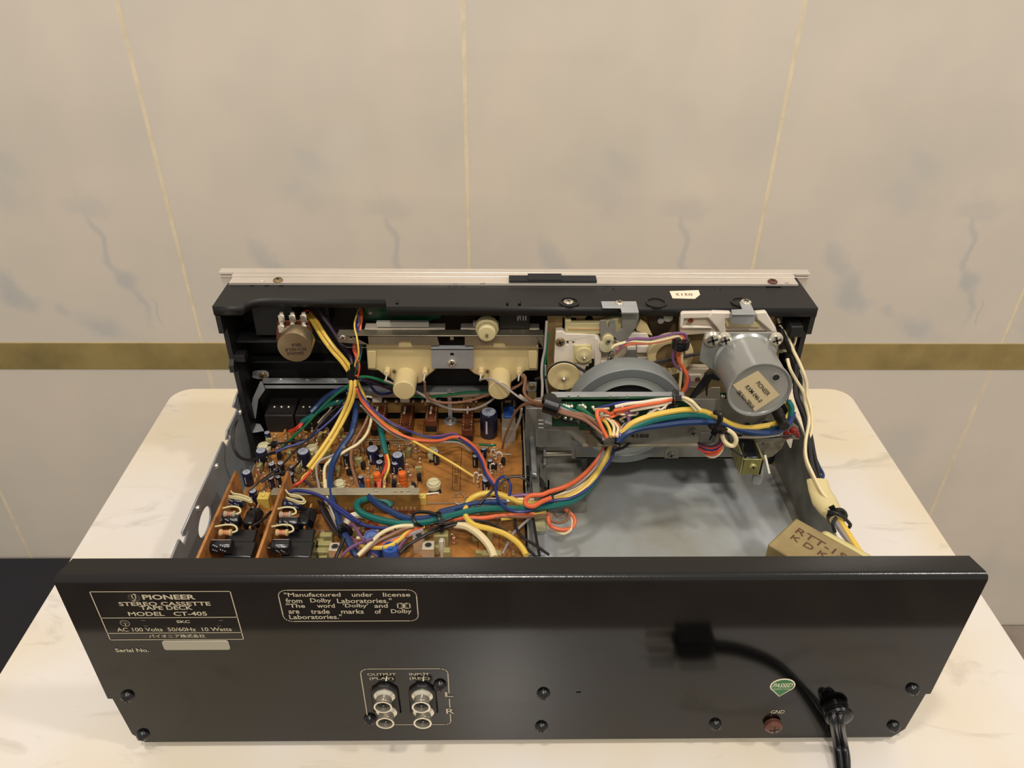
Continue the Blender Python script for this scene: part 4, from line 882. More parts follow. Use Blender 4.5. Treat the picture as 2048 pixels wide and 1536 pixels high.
# left white gear housing
lp_([(205, 478), (290, 472), (330, 500), (720, 515), (745, 600), (720, 905), (590, 910), (520, 1100), (200, 1110), (180, 850), (195, 620)], .1990, .0060, white_pl, 'gear_housing', holes=[[(338, 592), (368, 592), (368, 640), (338, 640)], [(400, 595), (455, 595), (425, 640)]], label='white moulded gear housing', bevel=.0008)
lp_([(640, 820), (700, 820), (700, 960), (615, 960)], .1985, .001, black_plastic, 'housing_recess', bevel=0)
screw('L', 258, 600, 'y', .1988, .0030, trn, brassy)
def disc(f, x, y, rpx, Y, prof, m, name, label=None, n=48, hub=None, mats=None):
    p = fa(f, x, y, 'y', Y); r = pxr(f, rpx, p); mb = MB(); mb.lathe([(a*r, b) for a, b in prof], m, None, n, mats); o = build(mb, name, trn, label, M=Yax(p))
    if hub:
        h = MB(); h.lathe([(hub, 0), (hub, .0016), (hub*.8, .0022), (hub*.45, .0030), (hub*.2, .0032)], chrome, None, 16); build(h, 'hub_pin', trn, M=Yax(p) @ Matrix.Translation((0, 0, prof[-1][1])))
    return p, r
lp_([(430, 640), (660, 640), (665, 880), (430, 880)], .1975, .0015, cream2, 'gear_bracket', bevel=.0010)
disc('L', 562, 765, 112, .1965, [(.96, -.001), (1, .0002), (.95, .0012), (.55, .0012), (.4, .0014), (.3, .0016)], cream2, 'small_pulley', 'small cream pulley', hub=.0011)
pq, rq = disc('L', 302, 1045, 208, .1900, [(.90, -.0040), (1, -.0030), (.93, -.0022), (.93, -.0008), (1, 0), (.96, .0004), (.62, .0002), (.5, -.0002), (.3, .0002), (.2, .0006)], cream, 'reel_pulley', 'large cream reel pulley', hub=.0013)
# belt round the cream pulley towards the flywheel
c = pq+Vector((0, .0015, 0)); rb_ = rq*.96
bp_ = [c+Vector((rb_*math.cos(R(t)), 0, rb_*math.sin(R(t)))) for t in range(50, 311, 20)]
e1 = fa('L', 740, 1075, 'y', .1850); e2 = fa('L', 450, 1290, 'y', .1850)
build(MB().tube([e1]+[(e1*.5+bp_[0]*.5)]+bp_+[bp_[-1]*.5+e2*.5, e2], .0009, black_rubber, 8, 3), 'drive_belt', trn, 'thin black rubber belt')
# white lattice frame in the middle
lp_([(700, 560), (740, 545), (790, 600), (790, 800), (760, 1060), (690, 1050), (700, 900)], .1960, .0100, white_pl, 'frame_rib', bevel=.001)
lp_([(780, 560), (1000, 600), (1090, 620), (1090, 530), (1130, 490), (1370, 490), (1405, 560), (1405, 900), (1330, 950), (1160, 870), (960, 870), (780, 870)], .2010, .0045, mat('shaded cream moulding', (196, 182, 158), .45), 'lattice_frame', bevel=.0012, label='cream moulded lattice frame')  # darker copy of the white moulding, its shade put into the colour
for pts in ([(1140, 492), (1370, 490), (1400, 560), (1110, 560)], [(1110, 660), (1230, 660), (1230, 700), (1110, 700)], [(1240, 655), (1400, 655), (1400, 745), (1240, 745)], [(1230, 800), (1400, 805), (1400, 862), (1250, 860)], [(740, 855), (1150, 862), (1150, 885), (740, 880)],
            [(955, 880), (1045, 880), (1030, 950), (965, 950)], [(1170, 562), (1390, 560), (1390, 600), (1170, 600)]): lp_(pts, .1985, .0030, white_pl, 'frame_rib', bevel=.0006)
# grey bracket hooked over the housing
lp_([(1045, 225), (1262, 225), (1268, 290), (1222, 430), (1130, 540), (1092, 610), (1000, 590), (960, 545), (860, 520), (800, 520), (785, 640), (775, 600), (772, 325), (845, 322), (850, 400), (885, 425), (888, 320), (965, 328), (972, 470), (1055, 430)], .1955, .0010, steel_dark, 'hook_bracket', label='grey steel bracket', bevel=.0002)
tbp = [fa('L', *q, 'z', .1375) for q in ((780, 88), (1230, 88), (1265, 228), (1045, 228), (1028, 172), (800, 170))]
build(MB().prism([(p.x, p.y) for p in tbp], steel, 'z', .1372, .1380), 'bracket_tab', trn, 'grey steel tab screwed to the housing', bevel=.0002)
screw('L', 1015, 108, 'z', .1380, .0026, trn, chrome)
q = fa('L', 1045, 228, 'z', .1380); q2 = fa('L', 1265, 228, 'z', .1380); qz = fa('L', 1150, 228, 'y', .1955)
build(MB().add([(q.x, q.y, .138), (q2.x, q2.y, .138), (q2.x, .1955, qz.z), (q.x, .1955, qz.z), (q.x, q.y, .1372), (q2.x, q2.y, .1372), (q2.x, .1962, qz.z-.0006), (q.x, .1962, qz.z-.0006)], [(0, 1, 2, 3), (4, 7, 6, 5), (0, 4, 5, 1), (3, 2, 6, 7), (0, 3, 7, 4), (1, 5, 6, 2)], steel_dark), 'bracket_bend', trn)
pv_ = fa('L', 872, 575, 'y', .1940); build(MB().lathe([(.0036, -.003), (.0036, 0), (.0032, .0004), (.0018, .0006), (.0016, .0014), (.0012, .0018)], cream2, None, 24), 'pivot_boss', trn, M=Yax(pv_)); screw('L', 872, 582, 'y', .1915, .0017, trn, chrome)
build(MB().lathe([(.0042, -.003), (.0042, 0), (.0030, .0002)], ivory, None, 20), 'pivot_boss', trn, M=Yax(fa('L', 848, 660, 'y', .1935)))
# dark lever and switch leaves by the white housing
build(MB().prism([(lambda p: (p.x, p.z))(fa('L', a, b, 'y', .1930)) for a, b in ((900, 740), (950, 735), (880, 960), (860, 1010), (800, 1010))], black_plastic, 'y', .1930, .1950), 'leaf_switch', trn, bevel=.0004)
for x, y in ((920, 735), (975, 690), (890, 800)): build(MB().cyl(fa('L', x, y, 'y', .1915), fa('L', x-50, y+110, 'y', .1925), .0007, chrome, 8), 'switch_leaf', trn)
lp_([(1110, 700), (1230, 700), (1260, 830), (1380, 900), (1480, 920), (1330, 960), (1160, 900), (1105, 800)], .1940, .0010, steel_dark, 'link_plate', label='dull grey curved link', bevel=.0002)
# cream clutch pulley with a brown face, and the flat belt across it
pc2, rc2 = disc('L', 1672, 785, 292, .1900, [(.97, -.0060), (1, -.005), (1, -.0005), (.97, 0), (.66, .0002), (.64, -.0006), (.2, -.0006)], cream2, 'clutch_pulley', 'cream clutch pulley with a brown face', mats=[cream, cream, cream, cream, cream, brown_disc, brown_disc, brown_disc], n=56)
lp_([(1290, 960), (1500, 890), (1700, 850), (2050, 770), (2300, 700), (2300, 660), (2050, 745), (1700, 800), (1500, 850), (1250, 945)], .1870, .0016, mat('flat brown rubber belt', (58, 50, 46), .6), 'flat_belt', label='flat dark rubber belt', bevel=.0003)
# white motor cradle (upper right)
lp_([(5, 300), (20, 275), (480, 255), (720, 262), (1250, 255), (1290, 290), (1400, 470), (1420, 545), (1280, 548), (1260, 520), (660, 520), (670, 548), (560, 548), (400, 560), (60, 585), (0, 590)], .1965, .0050, mat('warm grey white moulding', (204, 190, 170), .45), 'motor_cradle', f='N', label='white moulded motor cradle', bevel=.001)
lp_([(15, 290), (40, 268), (480, 262), (480, 338), (60, 350), (40, 480), (0, 480)], .1935, .0035, white_pl, 'cradle_rib', f='N', bevel=.0008)
lp_([(410, 335), (470, 262), (750, 268), (750, 330), (668, 345), (665, 450), (680, 560), (590, 560), (540, 480)], .1925, .0040, white_pl, 'cradle_rib', f='N', bevel=.0008)
lp_([(1100, 268), (1270, 256), (1290, 290), (1400, 480), (1410, 545), (1350, 548), (1130, 360)], .1925, .0040, white_pl, 'cradle_rib', f='N', bevel=.0008)
lp_([(20, 462), (450, 470), (480, 492), (20, 492)], .1935, .0025, white_pl, 'cradle_rib', f='N', bevel=.0006)
lp_([(660, 400), (1120, 400), (1180, 455), (1160, 480), (680, 470)], .1945, .0025, cream2, 'cradle_rib', f='N', bevel=.0006)
# dark region with cream lever between bracket and cradle
lp_([(1290, 330), (1370, 380), (1440, 520), (1370, 500), (1240, 460), (1230, 430)], .1990, .0030, cream, 'release_lever', bevel=.0006)
lp_([(1370, 270), (1620, 250), (1740, 300), (1640, 480), (1500, 540), (1420, 470)], .2030, .0025, mat('dark brown steel', (58, 46, 34), .5, .4), 'cover_plate', bevel=.0004)  # cover plate in one dark brown tone
for x, y, r in ((1640, 285, .0030), (1545, 330, .0020)): build(MB().lathe([(r, -.001), (r, .0006), (r*.5, .0010)], steel, None, 18), 'stud', trn, M=Yax(fa('L', x, y, 'y', .2020)))
# lower right white piece
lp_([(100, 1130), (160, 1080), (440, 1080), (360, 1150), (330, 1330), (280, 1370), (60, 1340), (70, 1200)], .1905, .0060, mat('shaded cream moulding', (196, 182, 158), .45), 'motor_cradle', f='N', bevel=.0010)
lp_([(110, 1165), (320, 1165), (310, 1280), (120, 1270)], .1890, .0016, mat('warm grey white moulding', (204, 190, 170), .45), 'cradle_rib', f='N', bevel=.0008)
for f, x, y in (('N', 155, 372), ('N', 258, 1235)): build(MB().lathe([(.0017, 0), (.0017, .0004), (.0009, .0001)], phenol, None, 14), 'mould_hole', trn, M=Yax(fa(f, x, y, 'y', .1886 if y > 1000 else .1930)))
lp_([(1640, 1230), (1900, 1170), (2050, 1190), (2050, 1500), (1800, 1500)], .2000, .0020, brassy, 'transport_wall', bevel=0)
# grey bracket over the motor
lp_([(765, 288), (1108, 288), (1078, 438), (752, 420)], .1885, .0010, steel, 'motor_clip', f='N', label='grey steel clip over the motor cradle', bevel=.0003)
tp_ = [fa('N', *q_, 'z', .1382) for q_ in ((908, 212), (868, 112), (905, 80), (960, 68), (1015, 82), (1056, 180), (1108, 288), (765, 288), (744, 220))]
build(MB().prism([(p.x, p.y) for p in tp_], steel, 'z', .1378, .1386), 'clip_tab', trn, 'grey steel tab screwed to the housing', bevel=.0003)
screw('N', 965, 108, 'z', .1386, .0032, trn, chrome)
# flywheel
YF = .1600
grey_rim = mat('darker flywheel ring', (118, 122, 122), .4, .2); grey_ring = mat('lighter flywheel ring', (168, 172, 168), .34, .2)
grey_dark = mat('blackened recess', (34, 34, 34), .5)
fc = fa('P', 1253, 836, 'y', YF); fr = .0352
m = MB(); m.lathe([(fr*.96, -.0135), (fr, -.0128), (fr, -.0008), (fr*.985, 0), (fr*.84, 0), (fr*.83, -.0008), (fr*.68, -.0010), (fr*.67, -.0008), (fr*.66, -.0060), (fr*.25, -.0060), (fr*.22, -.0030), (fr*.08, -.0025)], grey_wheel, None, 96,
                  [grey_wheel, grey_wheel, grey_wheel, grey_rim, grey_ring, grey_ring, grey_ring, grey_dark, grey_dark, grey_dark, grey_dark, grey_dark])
build(m, 'flywheel', dk, 'large grey cast flywheel', M=Yax((fc.x, YF, fc.z)))
# lower flange, bridge plate
lf = pxflat('P', [(1152, 893), (1160, 893), (1545, 890), (1560, 860), (1548, 905), (1535, 918), (1152, 917)], 'y', .1790, .0012, steel_dark, 'lower_flange', dk, label='grey lower flange of the transport')
a = at(1152, 917, 'y', .179); b = at(1535, 917, 'y', .179); build(MB().box((a.x, .1790, a.z-.0002), (b.x, .2060, a.z+.0010), steel_dark), 'flange_floor', lf)
pxflat('T', [(255, -10), (650, 10), (700, 120), (740, 130), (755, 350), (700, 350), (690, 210), (255, 200)], 'y', .1800, .001, steel_dark, 'lower_flange', dk)
bg_m = mat('dull bridge steel', (152, 148, 136), .36, .3, var=.12, vscale=40)
br = pxflat('P', [(1104, 797), (1150, 797), (1520, 800), (1570, 835), (1565, 875), (1545, 886), (1165, 889), (1140, 868), (1104, 850)], 'y', .1460, .0012, bg_m, 'bridge_plate', dk, label='grey bridge plate in front of the flywheel')
a = at(1165, 889, 'y', .1460); b = at(1470, 889, 'y', .1460); build(MB().box((a.x, .1448, a.z-.0012), (b.x, .1475, a.z+.0006), alu_dull), 'bridge_fold', br, bevel=.0004)
tb_ = MB(); q = at(1279, 872, 'y', .1458); put_text(tb_, '4588', q, (1, 0, 0), (0, 0, 1), .0110, .0028, ink_black, .01); build(tb_, 'lettering', br)
screw('S', 487, 712, 'y', .1458, .0026, br, steel_dark); screw('S', 240, 965, 'y', .1788, .0026, lf, steel_dark)
tab = pxflat('S', [(175, 900), (205, 880), (300, 880), (325, 905), (325, 1005), (165, 1005)], 'y', .1786, .0005, bg_m, 'screw_tab', lf, bevel=.0002)
pxflat('S', [(575, 718), (700, 718), (695, 832), (568, 832)], 'y', .1452, .0008, steel_dark, 'bridge_pad', br, bevel=.0003)
pxflat('S', [(1300, 780), (1560, 770), (1500, 900), (1400, 985), (1340, 1000), (1300, 960)], 'y', .1640, .0012, mat('cream gray end plate', (150, 142, 122), .4, .4), 'end_plate', dk, bevel=.0004)
# bearing strip and feet of the bridge, bottom left
pxflat('Q', [(870, 830), (1060, 850), (1060, 960), (880, 930)], 'y', .1500, .0012, pcb_edge, 'bearing_pad', br)
pxflat('Q', [(970, 930), (1130, 960), (1110, 1140), (1010, 1120)], 'y', .1440, .0016, mat('waxy beige block', (140, 128, 104), .4), 'bearing_block', br, bevel=.0006)
# green relay board with its pins
YG = .1390
gb_ = pxflat('P', [(1104, 798), (1375, 795), (1392, 812), (1372, 842), (1270, 846), (1255, 858), (1190, 862), (1158, 860), (1158, 853), (1104, 853)], 'y', YG, .0016, pcb_green, 'relay_board', dk, label='small green circuit board with solder pins')
a = at(1104, 800, 'y', YG); b = at(1372, 797, 'y', YG); build(MB().box((a.x, YG, a.z-.0010), (b.x, YG+.0075, a.z+.0004), steel), 'board_support', gb_)
pxflat('Q', [(365, 600), (465, 600), (470, 805), (365, 780)], 'y', YG-.0012, .0008, mat('grey insulating card', (150, 152, 152), .5), 'insulating_card', gb_, bevel=.0002)
screw('Q', 537, 640, 'y', YG-.0004, .0030, gb_, brassy)
random.seed(21)
for k in range(60):
    x = random.uniform(1125, 1372); y = random.uniform(808, 846 if x < 1300 else 836); q = at(x, y, 'y', YG)
    mm = MB(); hgt = random.choice((.0010, .0014, .0045, .0050)); mm.lathe([(.0012, 0), (.0009, .0008), (.0004, .0012)], chrome, None, 8)
    if hgt > .004: mm.tube([(0, 0, 0), (0, .0006, .0022), (0, .0026, .0038)], .0006, chrome, 6, 2)
    build(mm, 'solder_pin', gb_, M=Yax(q))
for x in (1137, 1156, 1220, 1254): q = at(x, 800, 'y', YG+.001); build(MB().box((q.x-.0006, q.y, q.z-.002), (q.x+.0006, q.y+.0004, q.z+.0030), chrome), 'solder_pin', gb_)
for pts in ([(1162, 853), (1184, 853), (1184, 862), (1176, 868), (1168, 862)], [(1198, 858), (1215, 858), (1213, 872), (1199, 868)]): pxflat('P', pts, 'y', YG+.001, .0012, pcb_edge, 'board_tongue', gb_)
# motor with mounting plate and label
YP = .1575
mpn = pxflat('N', [(362, 566), (392, 552), (1432, 552), (1458, 578), (1425, 830), (1320, 1010), (700, 1270), (560, 1145), (420, 1060), (290, 968), (300, 860)], 'y', YP, .0014, mat('zinc motor plate', (150, 152, 146), .36, .3, var=.08, vscale=40), 'motor_plate', dk, label='grey steel motor mounting plate', bevel=.0004)
for x, y, r in ((465, 632, .0046), (648, 632, .0040), (1397, 632, .0040)): screw('N', x, y, 'y', YP-.0004, r, mpn, chrome, h=.0030)
YM2 = .1255
mc = at(1519, 781, 'y', YM2); rm = .0168
zinc = mat('smooth zinc can', (166, 167, 164), .26, .5, var=.06, vscale=12)
m = MB(); Lm = YP-YM2
m.lathe([(rm*1.05, -Lm), (rm*1.05, -Lm+.0015), (rm*.985, -Lm+.0030), (rm*.985, -.0020), (rm*1.03, -.0014), (rm*1.03, -.0002), (rm*1.0, 0), (rm*.95, -.0003), (rm*.93, -.0012), (rm*.2, -.0012)], zinc, None, 72)
mo = build(m, 'motor', dk, 'round zinc plated motor can', M=Yax(mc))
q = fa('B', 1743, 674, 'y', YM2); hl = build(MB().lathe([(.0026, .0009), (.0026, .0014), (.0019, .0014), (.0018, .0011)], zinc, None, 20, [zinc, zinc, ink_black, ink_black]), 'adjuster_hole', mo, 'dark adjuster hole', M=Yax(q) @ Matrix.Translation((0, 0, -.0022)))
pxflat('B', [(1640, 632), (1762, 768), (1622, 862), (1494, 710)], 'y', YM2+.0008, .0003, paper, 'paper_label', mo, label='tan paper label with a printed part number and date')
lt = MB(); Yl = YM2+.0007
a = fa('B', 1640, 632, 'y', Yl); b = fa('B', 1762, 768, 'y', Yl); u = (b-a).normalized(); v = Vector((-u.z, 0, u.x)); v = v if v.z > 0 else -v
for body, cx, cy, L0, H0 in (('PIONEER', 1668, 732, 120, 26), ('RXM-046-0', 1615, 762, 150, 26), ('08.Nov78NA', 1570, 795, 160, 26)):
    q = fa('B', cx, cy, 'y', Yl-.0001); put_text(lt, body, q, u, v, pxr('B', L0, q), pxr('B', H0, q), ink_black, .012)
build(lt, 'lettering', mo)
for x, y in ((955, 655), (950, 315)): 
    q = fa('S', 960, 430, 'y', YM2+.002); 
build(MB().lathe([(.0016, 0), (.0013, .0008), (.0004, .0011)], zinc, None, 12), 'dimple', mo, M=Matrix.Translation(fa('N', 762, 1135, 'y', .140)) @ Matrix.Rotation(R(60), 4, 'X') @ Matrix.Rotation(R(-40), 4, 'Y'))
# black fittings under the motor
for f, x, y, r, Y, L_, m_ in (('S', 1290, 565, 55, .150, .010, black_gloss), ('S', 1075, 560, 40, .152, .008, black_plastic), ('S', 1460, 500, 62, .140, .012, black_plastic), ('S', 1180, 555, 30, .152, .008, steel_dark)):
    q = fa(f, x, y, 'y', Y); rr2 = pxr(f, r, q); mb = MB(); mb.lathe([(rr2*.8, -.004), (rr2, -.003), (rr2, L_*.3), (rr2*.8, L_*.4), (rr2*.8, L_*.55), (rr2, L_*.65), (rr2*.9, L_)], m_, None, 22); build(mb, 'rubber_grommet', dk, 'black rubber grommet below the motor' if m_ != steel_dark else None, M=Yax(q))
pxflat('S', [(880, 520), (1500, 520), (1580, 560), (1600, 690), (1300, 760), (960, 740), (850, 640)], 'y', .1660, .0012, mat('dark shade sheet', (40, 38, 36), .5), 'shadow_plate', dk)  # dark sheet added to stand for the shade under the motor
pxflat('S', [(800, 270), (880, 260), (900, 370), (940, 420), (925, 450), (870, 455), (815, 360)], 'y', .1560, .0012, pcb_green, 'terminal_board', dk)
tm_ = bpy.data.objects['terminal_board']
for x, y in ((830, 300), (850, 380), (905, 430)): build(MB().lathe([(.0014, 0), (.0010, .001), (.0004, .0014)], chrome, None, 10), 'solder_joint', tm_, M=Yax(fa('S', x, y, 'y', .1560)))
build(MB().cyl(fa('S', 910, 420, 'y', .152), fa('S', 930, 500, 'y', .150), .0012, cream, 10), 'sleeved_terminal', tm_)
# blob of red thread lacquer and a white corner tab at the right
m = MB(); q = fa('S', 1610, 730, 'y', .1500)
for k in range(9):
    random.seed(k); c_ = q+Vector((random.uniform(-.0055, .0055), random.uniform(-.002, .002), random.uniform(-.003, .003))); r_ = random.uniform(.0014, .0028)
    m.lathe([(r_*.1, -r_), (r_*.8, -r_*.6), (r_, 0), (r_*.8, r_*.6), (r_*.1, r_)], redblob, Matrix.Translation(c_), 12)
o = build(m, 'red_lacquer', dk, 'lump of dark red lacquer'); o['kind'] = 'stuff'
pxflat('S', [(1545, 790), (1625, 790), (1605, 888), (1590, 885)], 'y', .1500, .0006, white_pl, 'corner_tab', dk)
pxflat('S', [(1480, 560), (1560, 560), (1690, 650), (1700, 790), (1540, 790), (1430, 700)], 'y', .1560, .0010, bg_m, 'end_plate', dk)
# solenoid: yellow frame and black coil
YS2 = .1270
sf = pxflat('S', [(1058, 1015), (1298, 1020), (1262, 1195), (1025, 1192)], 'y', YS2, .0012, mat('yellow green passivated steel', (176, 172, 112), .3, .6, var=.1, vscale=80), 'solenoid', dk, label='yellow passivated solenoid frame with black coil', bevel=.0004)
q0 = fa('S', 1058, 1012, 'y', YS2); q1 = fa('S', 1298, 1018, 'y', YS2); q2_ = fa('S', 1058, 1190, 'y', YS2)
build(MB().box((q1.x-.0010, YS2, q2_.z), (q1.x, .158, q0.z), zinc_yellow).box((q0.x, YS2, q2_.z), (q0.x+.0010, .158, q0.z), zinc_yellow), 'solenoid_frame', sf)
build(MB().box((q0.x+.0012, YS2+.0016, q2_.z+.001), (q1.x-.0014, .156, q0.z-.0004), sleeve_black), 'solenoid_coil', sf, 'black taped coil', bevel=.0015)
screw('S', 1170, 1098, 'y', YS2-.0001, .0022, sf, zinc_yellow)
build(MB().cyl(fa('S', 1305, 970, 'y', .126), fa('S', 1355, 1180, 'y', .118), .0009, chrome, 10), 'plunger_hook', sf)
build(MB().lathe([(.0030, 0), (.0030, .006), (.0024, .008)], steel, None, 20), 'solenoid_nut', sf, M=Matrix.Translation(fa('S', 1212, 1270, 'y', .1330)))
p = fa('S', 1440, 1072, 'z', zt+.0009); mb = MB(); small_screw(mb, Matrix.Identity(4), .0030, brassy, .0018); build(mb, 'screw', dk, M=Matrix.Translation(p))
# black belt lever, lower middle right
lp_([(455, 320), (640, 50), (720, 30), (800, 100), (790, 130), (700, 110), (660, 180), (655, 300), (640, 300), (635, 190), (500, 340)], .1800, .0020, black_plastic, 'black_lever', f='S', bevel=.0004)
lp_([(500, 330), (700, 200), (800, 200), (800, 480), (700, 470), (480, 400)], .1900, .0012, mat('cream gray end plate', (150, 142, 122), .4, .4), 'wall_plate', f='S')
for (a, b), m_ in (((600, 370), redblob), ((650, 420), redblob), ((580, 400), brassy)): build(MB().cyl(fa('S', a, b, 'y', .170), fa('S', a+60, b+45, 'y', .168), .0010, m_, 8), 'lever_spring', dk)

# recording level pot / headphone part at the far right inside the housing
q = fa('N', 1560, 620, 'y', .2080); mb = MB(); mb.lathe([(.0125, -.010), (.0125, -.001), (.0118, 0), (.0106, .0004), (.0104, -.0020), (.004, -.0020)], ivory, None, 40, [ivory, ivory, ivory, ivory, mat('maroon motor cover', (60, 44, 44), .4), mat('maroon motor cover', (60, 44, 44), .4), mat('maroon motor cover', (60, 44, 44), .4)])
build(mb, 'reel_motor', dk, 'ivory rimmed dark disc behind the wires', M=Yax(q))
build(MB().box((q.x-.005, .1935, .1180), (q.x+.003, .2100, .1260), black_inner), 'wire_terminal', dk, bevel=.001)

# ---------------------------------------------------------------- power transformer at the rear right
ZTp = .0800
p1 = at(1592, 1035, 'z', ZTp); p2 = at(1526, 1082, 'z', ZTp); p3 = at(1717, 1105, 'z', ZTp)
ux = (p3-p1).normalized(); uy = (p2-p1); wdt = uy.length; uy = (uy-ux*uy.dot(ux)).normalized()
def tf(a, b, z): v = p1+ux*a+uy*b; return Vector((v.x, v.y, z))
Lt = .0480
def tbox(a0, b0, z0, a1, b1, z1, m): 
    return MB().add([tf(a0, b0, z0), tf(a1, b0, z0), tf(a1, b1, z0), tf(a0, b1, z0), tf(a0, b0, z1), tf(a1, b0, z1), tf(a1, b1, z1), tf(a0, b1, z1)], [(0, 3, 2, 1), (4, 5, 6, 7), (0, 1, 5, 4), (1, 2, 6, 5), (2, 3, 7, 6), (3, 0, 4, 7)], m)
tr_ = build(tbox(0, 0, .020, Lt, wdt, ZTp, gold_steel), 'power_transformer', dk, 'gold coloured steel transformer stamped RTT and KDK', bevel=.0009)
build(tbox(-.0006, -.0006, .018, Lt+.0006, wdt+.0006, .030, gold_steel), 'transformer_skirt', tr_, bevel=.0006)
for a in (.004, Lt-.010):
    build(MB().cyl(tf(a+.003, wdt/2, zt), tf(a+.003, wdt/2, .019), .0035, steel, 14), 'mounting_post', tr_)
build(tbox(.012, -.0090, .030, .040, -.0002, ZTp-.004, mat('pale wax paper', (206, 192, 132), .5)), 'coil_bobbin', tr_, 'pale yellow coil bobbin', bevel=.0030)
tt = MB()
ct = at(1636, 1090, 'z', ZTp+.0002); put_text(tt, 'RTT-15', tf(.0180, .0080, ZTp+.0002), ux, -uy, .0260, .0043, band_b, .004); put_text(tt, 'K D K', tf(.0150, .0140, ZTp+.0002), ux, -uy, .0190, .0036, band_b, .004)
build(tt, 'lettering', tr_)
# insulating sleeve, tied over the cord joints
slv = mat('waxy clear sleeve', (214, 198, 146), .35, sss=.2)
wS = []
c0 = [fa('E', 930, 660, 'z', .060), fa('E', 950, 740, 'z', .058), fa('E', 985, 820, 'z', .056), fa('E', 1030, 890, 'z', .056), fa('E', 1075, 950, 'z', .057)]
hw = [.0062, .0066, .0074, .0064, .0042]; th_ = [.0022, .0026, .0046, .0040, .0034]
m = MB(); b0 = 0; n = 16
for k, p in enumerate(c0):
    t = (c0[min(k+1, 4)]-c0[max(k-1, 0)]).normalized(); s = t.cross(Vector((0, 0, 1))).normalized(); upv = s.cross(t)
    for j in range(n): a = 2*math.pi*j/n; m.v.append(p+s*math.cos(a)*hw[k]+upv*math.sin(a)*th_[k])
i_ = m.mi(slv)
for k in range(4):
    for j in range(n): m.f.append([k*n+j, k*n+(j+1) % n, (k+1)*n+(j+1) % n, (k+1)*n+j]); m.m.append(i_)
m.f.append([j for j in range(n)]); m.m.append(i_); m.f.append([4*n+j for j in range(n)]); m.m.append(i_)
build(m, 'insulating_sleeve', dk, 'waxy yellow insulating sleeve')

# ---------------------------------------------------------------- wiring
WH = bpy.data.objects.new('wiring_harness', None); COL.objects.link(WH); WH.parent = dk; WH.matrix_parent_inverse = WMX[dk.name].inverted(); WMX[WH.name] = Matrix.Identity(4)
WH['label'] = 'bundle of coloured wires crossing the open deck'
def ilerp(zs, t):
    if len(zs) == 1: return zs[0]
    u = t*(len(zs)-1); i = min(int(u), len(zs)-2); return zs[i]+(zs[i+1]-zs[i])*(u-i)
def wire(col, r, f, pts, zs, off=0, y=None):
    """wire laid through the points seen at these photo pixels, at heights zs (mm) spread evenly along it"""
    P = []
    n = len(pts)
    for k, (a, b) in enumerate(pts):
        if y is not None: P.append(fa(f, a, b, 'y', ilerp(y, k/(n-1)))); continue
        P.append(fa(f, a, b, 'z', ilerp(zs, k/(n-1))/1000))
    if off:
        Q = []
        for k, p in enumerate(P):
            t = P[min(k+1, n-1)]-P[max(k-1, 0)]; s = t.cross(p-CAM).normalized(); Q.append(p+s*off)
        P = Q
    return build(MB().tube(P, r/1000, WC[col], 8, 6), 'wire', WH, {'navy': 'dark blue', 'blue': 'blue', 'teal': 'teal green', 'cream': 'cream', 'darkpurple': 'dark purple'}.get(col, col)+' wire')
def tie(f, x, y, z, r, d, name='cable_tie', yv=None, head=True, w_=.0012):
    """black nylon tie round a bundle at the pixel; d = photo direction of the bundle"""
    p = fa(f, x, y, 'z', z/1000) if yv is None else fa(f, x, y, 'y', yv)
    q = fa(f, x+d[0], y+d[1], 'z', z/1000) if yv is None else fa(f, x+d[0], y+d[1], 'y', yv)
    t = (q-p).normalized(); M = Matrix.Translation(p) @ t.to_track_quat('Z', 'Y').to_matrix().to_4x4()
    m = MB(); m.lathe([(r*.9, -w_), (r, -w_), (r*1.04, 0), (r, w_), (r*.9, w_)], black_gloss, None, 20)
    if head:
        h = (CAM-p).normalized(); h = (h-t*h.dot(t)).normalized(); lc = M.inverted().to_3x3() @ h
        ang = math.atan2(lc.y, lc.x); m.box((r*.9, -.0016, -.0018), (r+.0022, .0016, .0018), black_gloss, Matrix.Rotation(ang, 4, 'Z'))
        m.box((r+.0020, -.0008, -.0009), (r+.0032, .0008, .0009), black_gloss, Matrix.Rotation(ang, 4, 'Z'))
    return build(m, name, WH, 'black nylon cable tie', M=M)
# from the volume control down through the upper tie
A1 = [(705, 455), (735, 405), (795, 395), (850, 470), (905, 560), (980, 660), (1050, 740), (1110, 835), (1120, 920), (1105, 1010), (1060, 1120), (985, 1260), (900, 1390), (800, 1525)]
zA = [112, 114, 115, 112, 108, 101, 94, 86, 80, 72, 62, 54, 48, 43]
wire('yellow', 1.25, 'A', A1, zA, -.0013); wire('yellow', 1.25, 'A', A1[2:], zA[2:], .0013)
wire('red', .7, 'A', [(740, 410), (790, 380), (850, 450), (870, 490)], [115, 116, 113, 111], .001)
wire('orange', .6, 'A', [(700, 445), (750, 385), (810, 385), (860, 470), (900, 540)], [113, 117, 116, 112, 109], -.0022)
wire('yellow', .6, 'A', [(775, 470), (780, 420), (830, 440), (880, 510)], [110, 114, 113, 110])
wire('black', .45, 'A', [(690, 470), (760, 520), (850, 590), (960, 630), (1050, 680), (1110, 740), (1120, 830)], [112, 109, 104, 100, 95, 90, 86])
wire('darkpurple', 1.6, 'A', [(850, 330), (900, 410), (970, 510), (1040, 620), (1100, 700), (1120, 800)], [122, 117, 110, 101, 93, 86])
wire('red', .8, 'V', [(1210, 860), (1130, 960), (1040, 1050), (930, 1110), (810, 1160)], [43, 42, 41, 40, 37]); wire('red', .8, 'V', [(1190, 900), (1100, 1000), (1020, 1080), (900, 1140), (800, 1185)], [42, 41, 40, 39, 35])
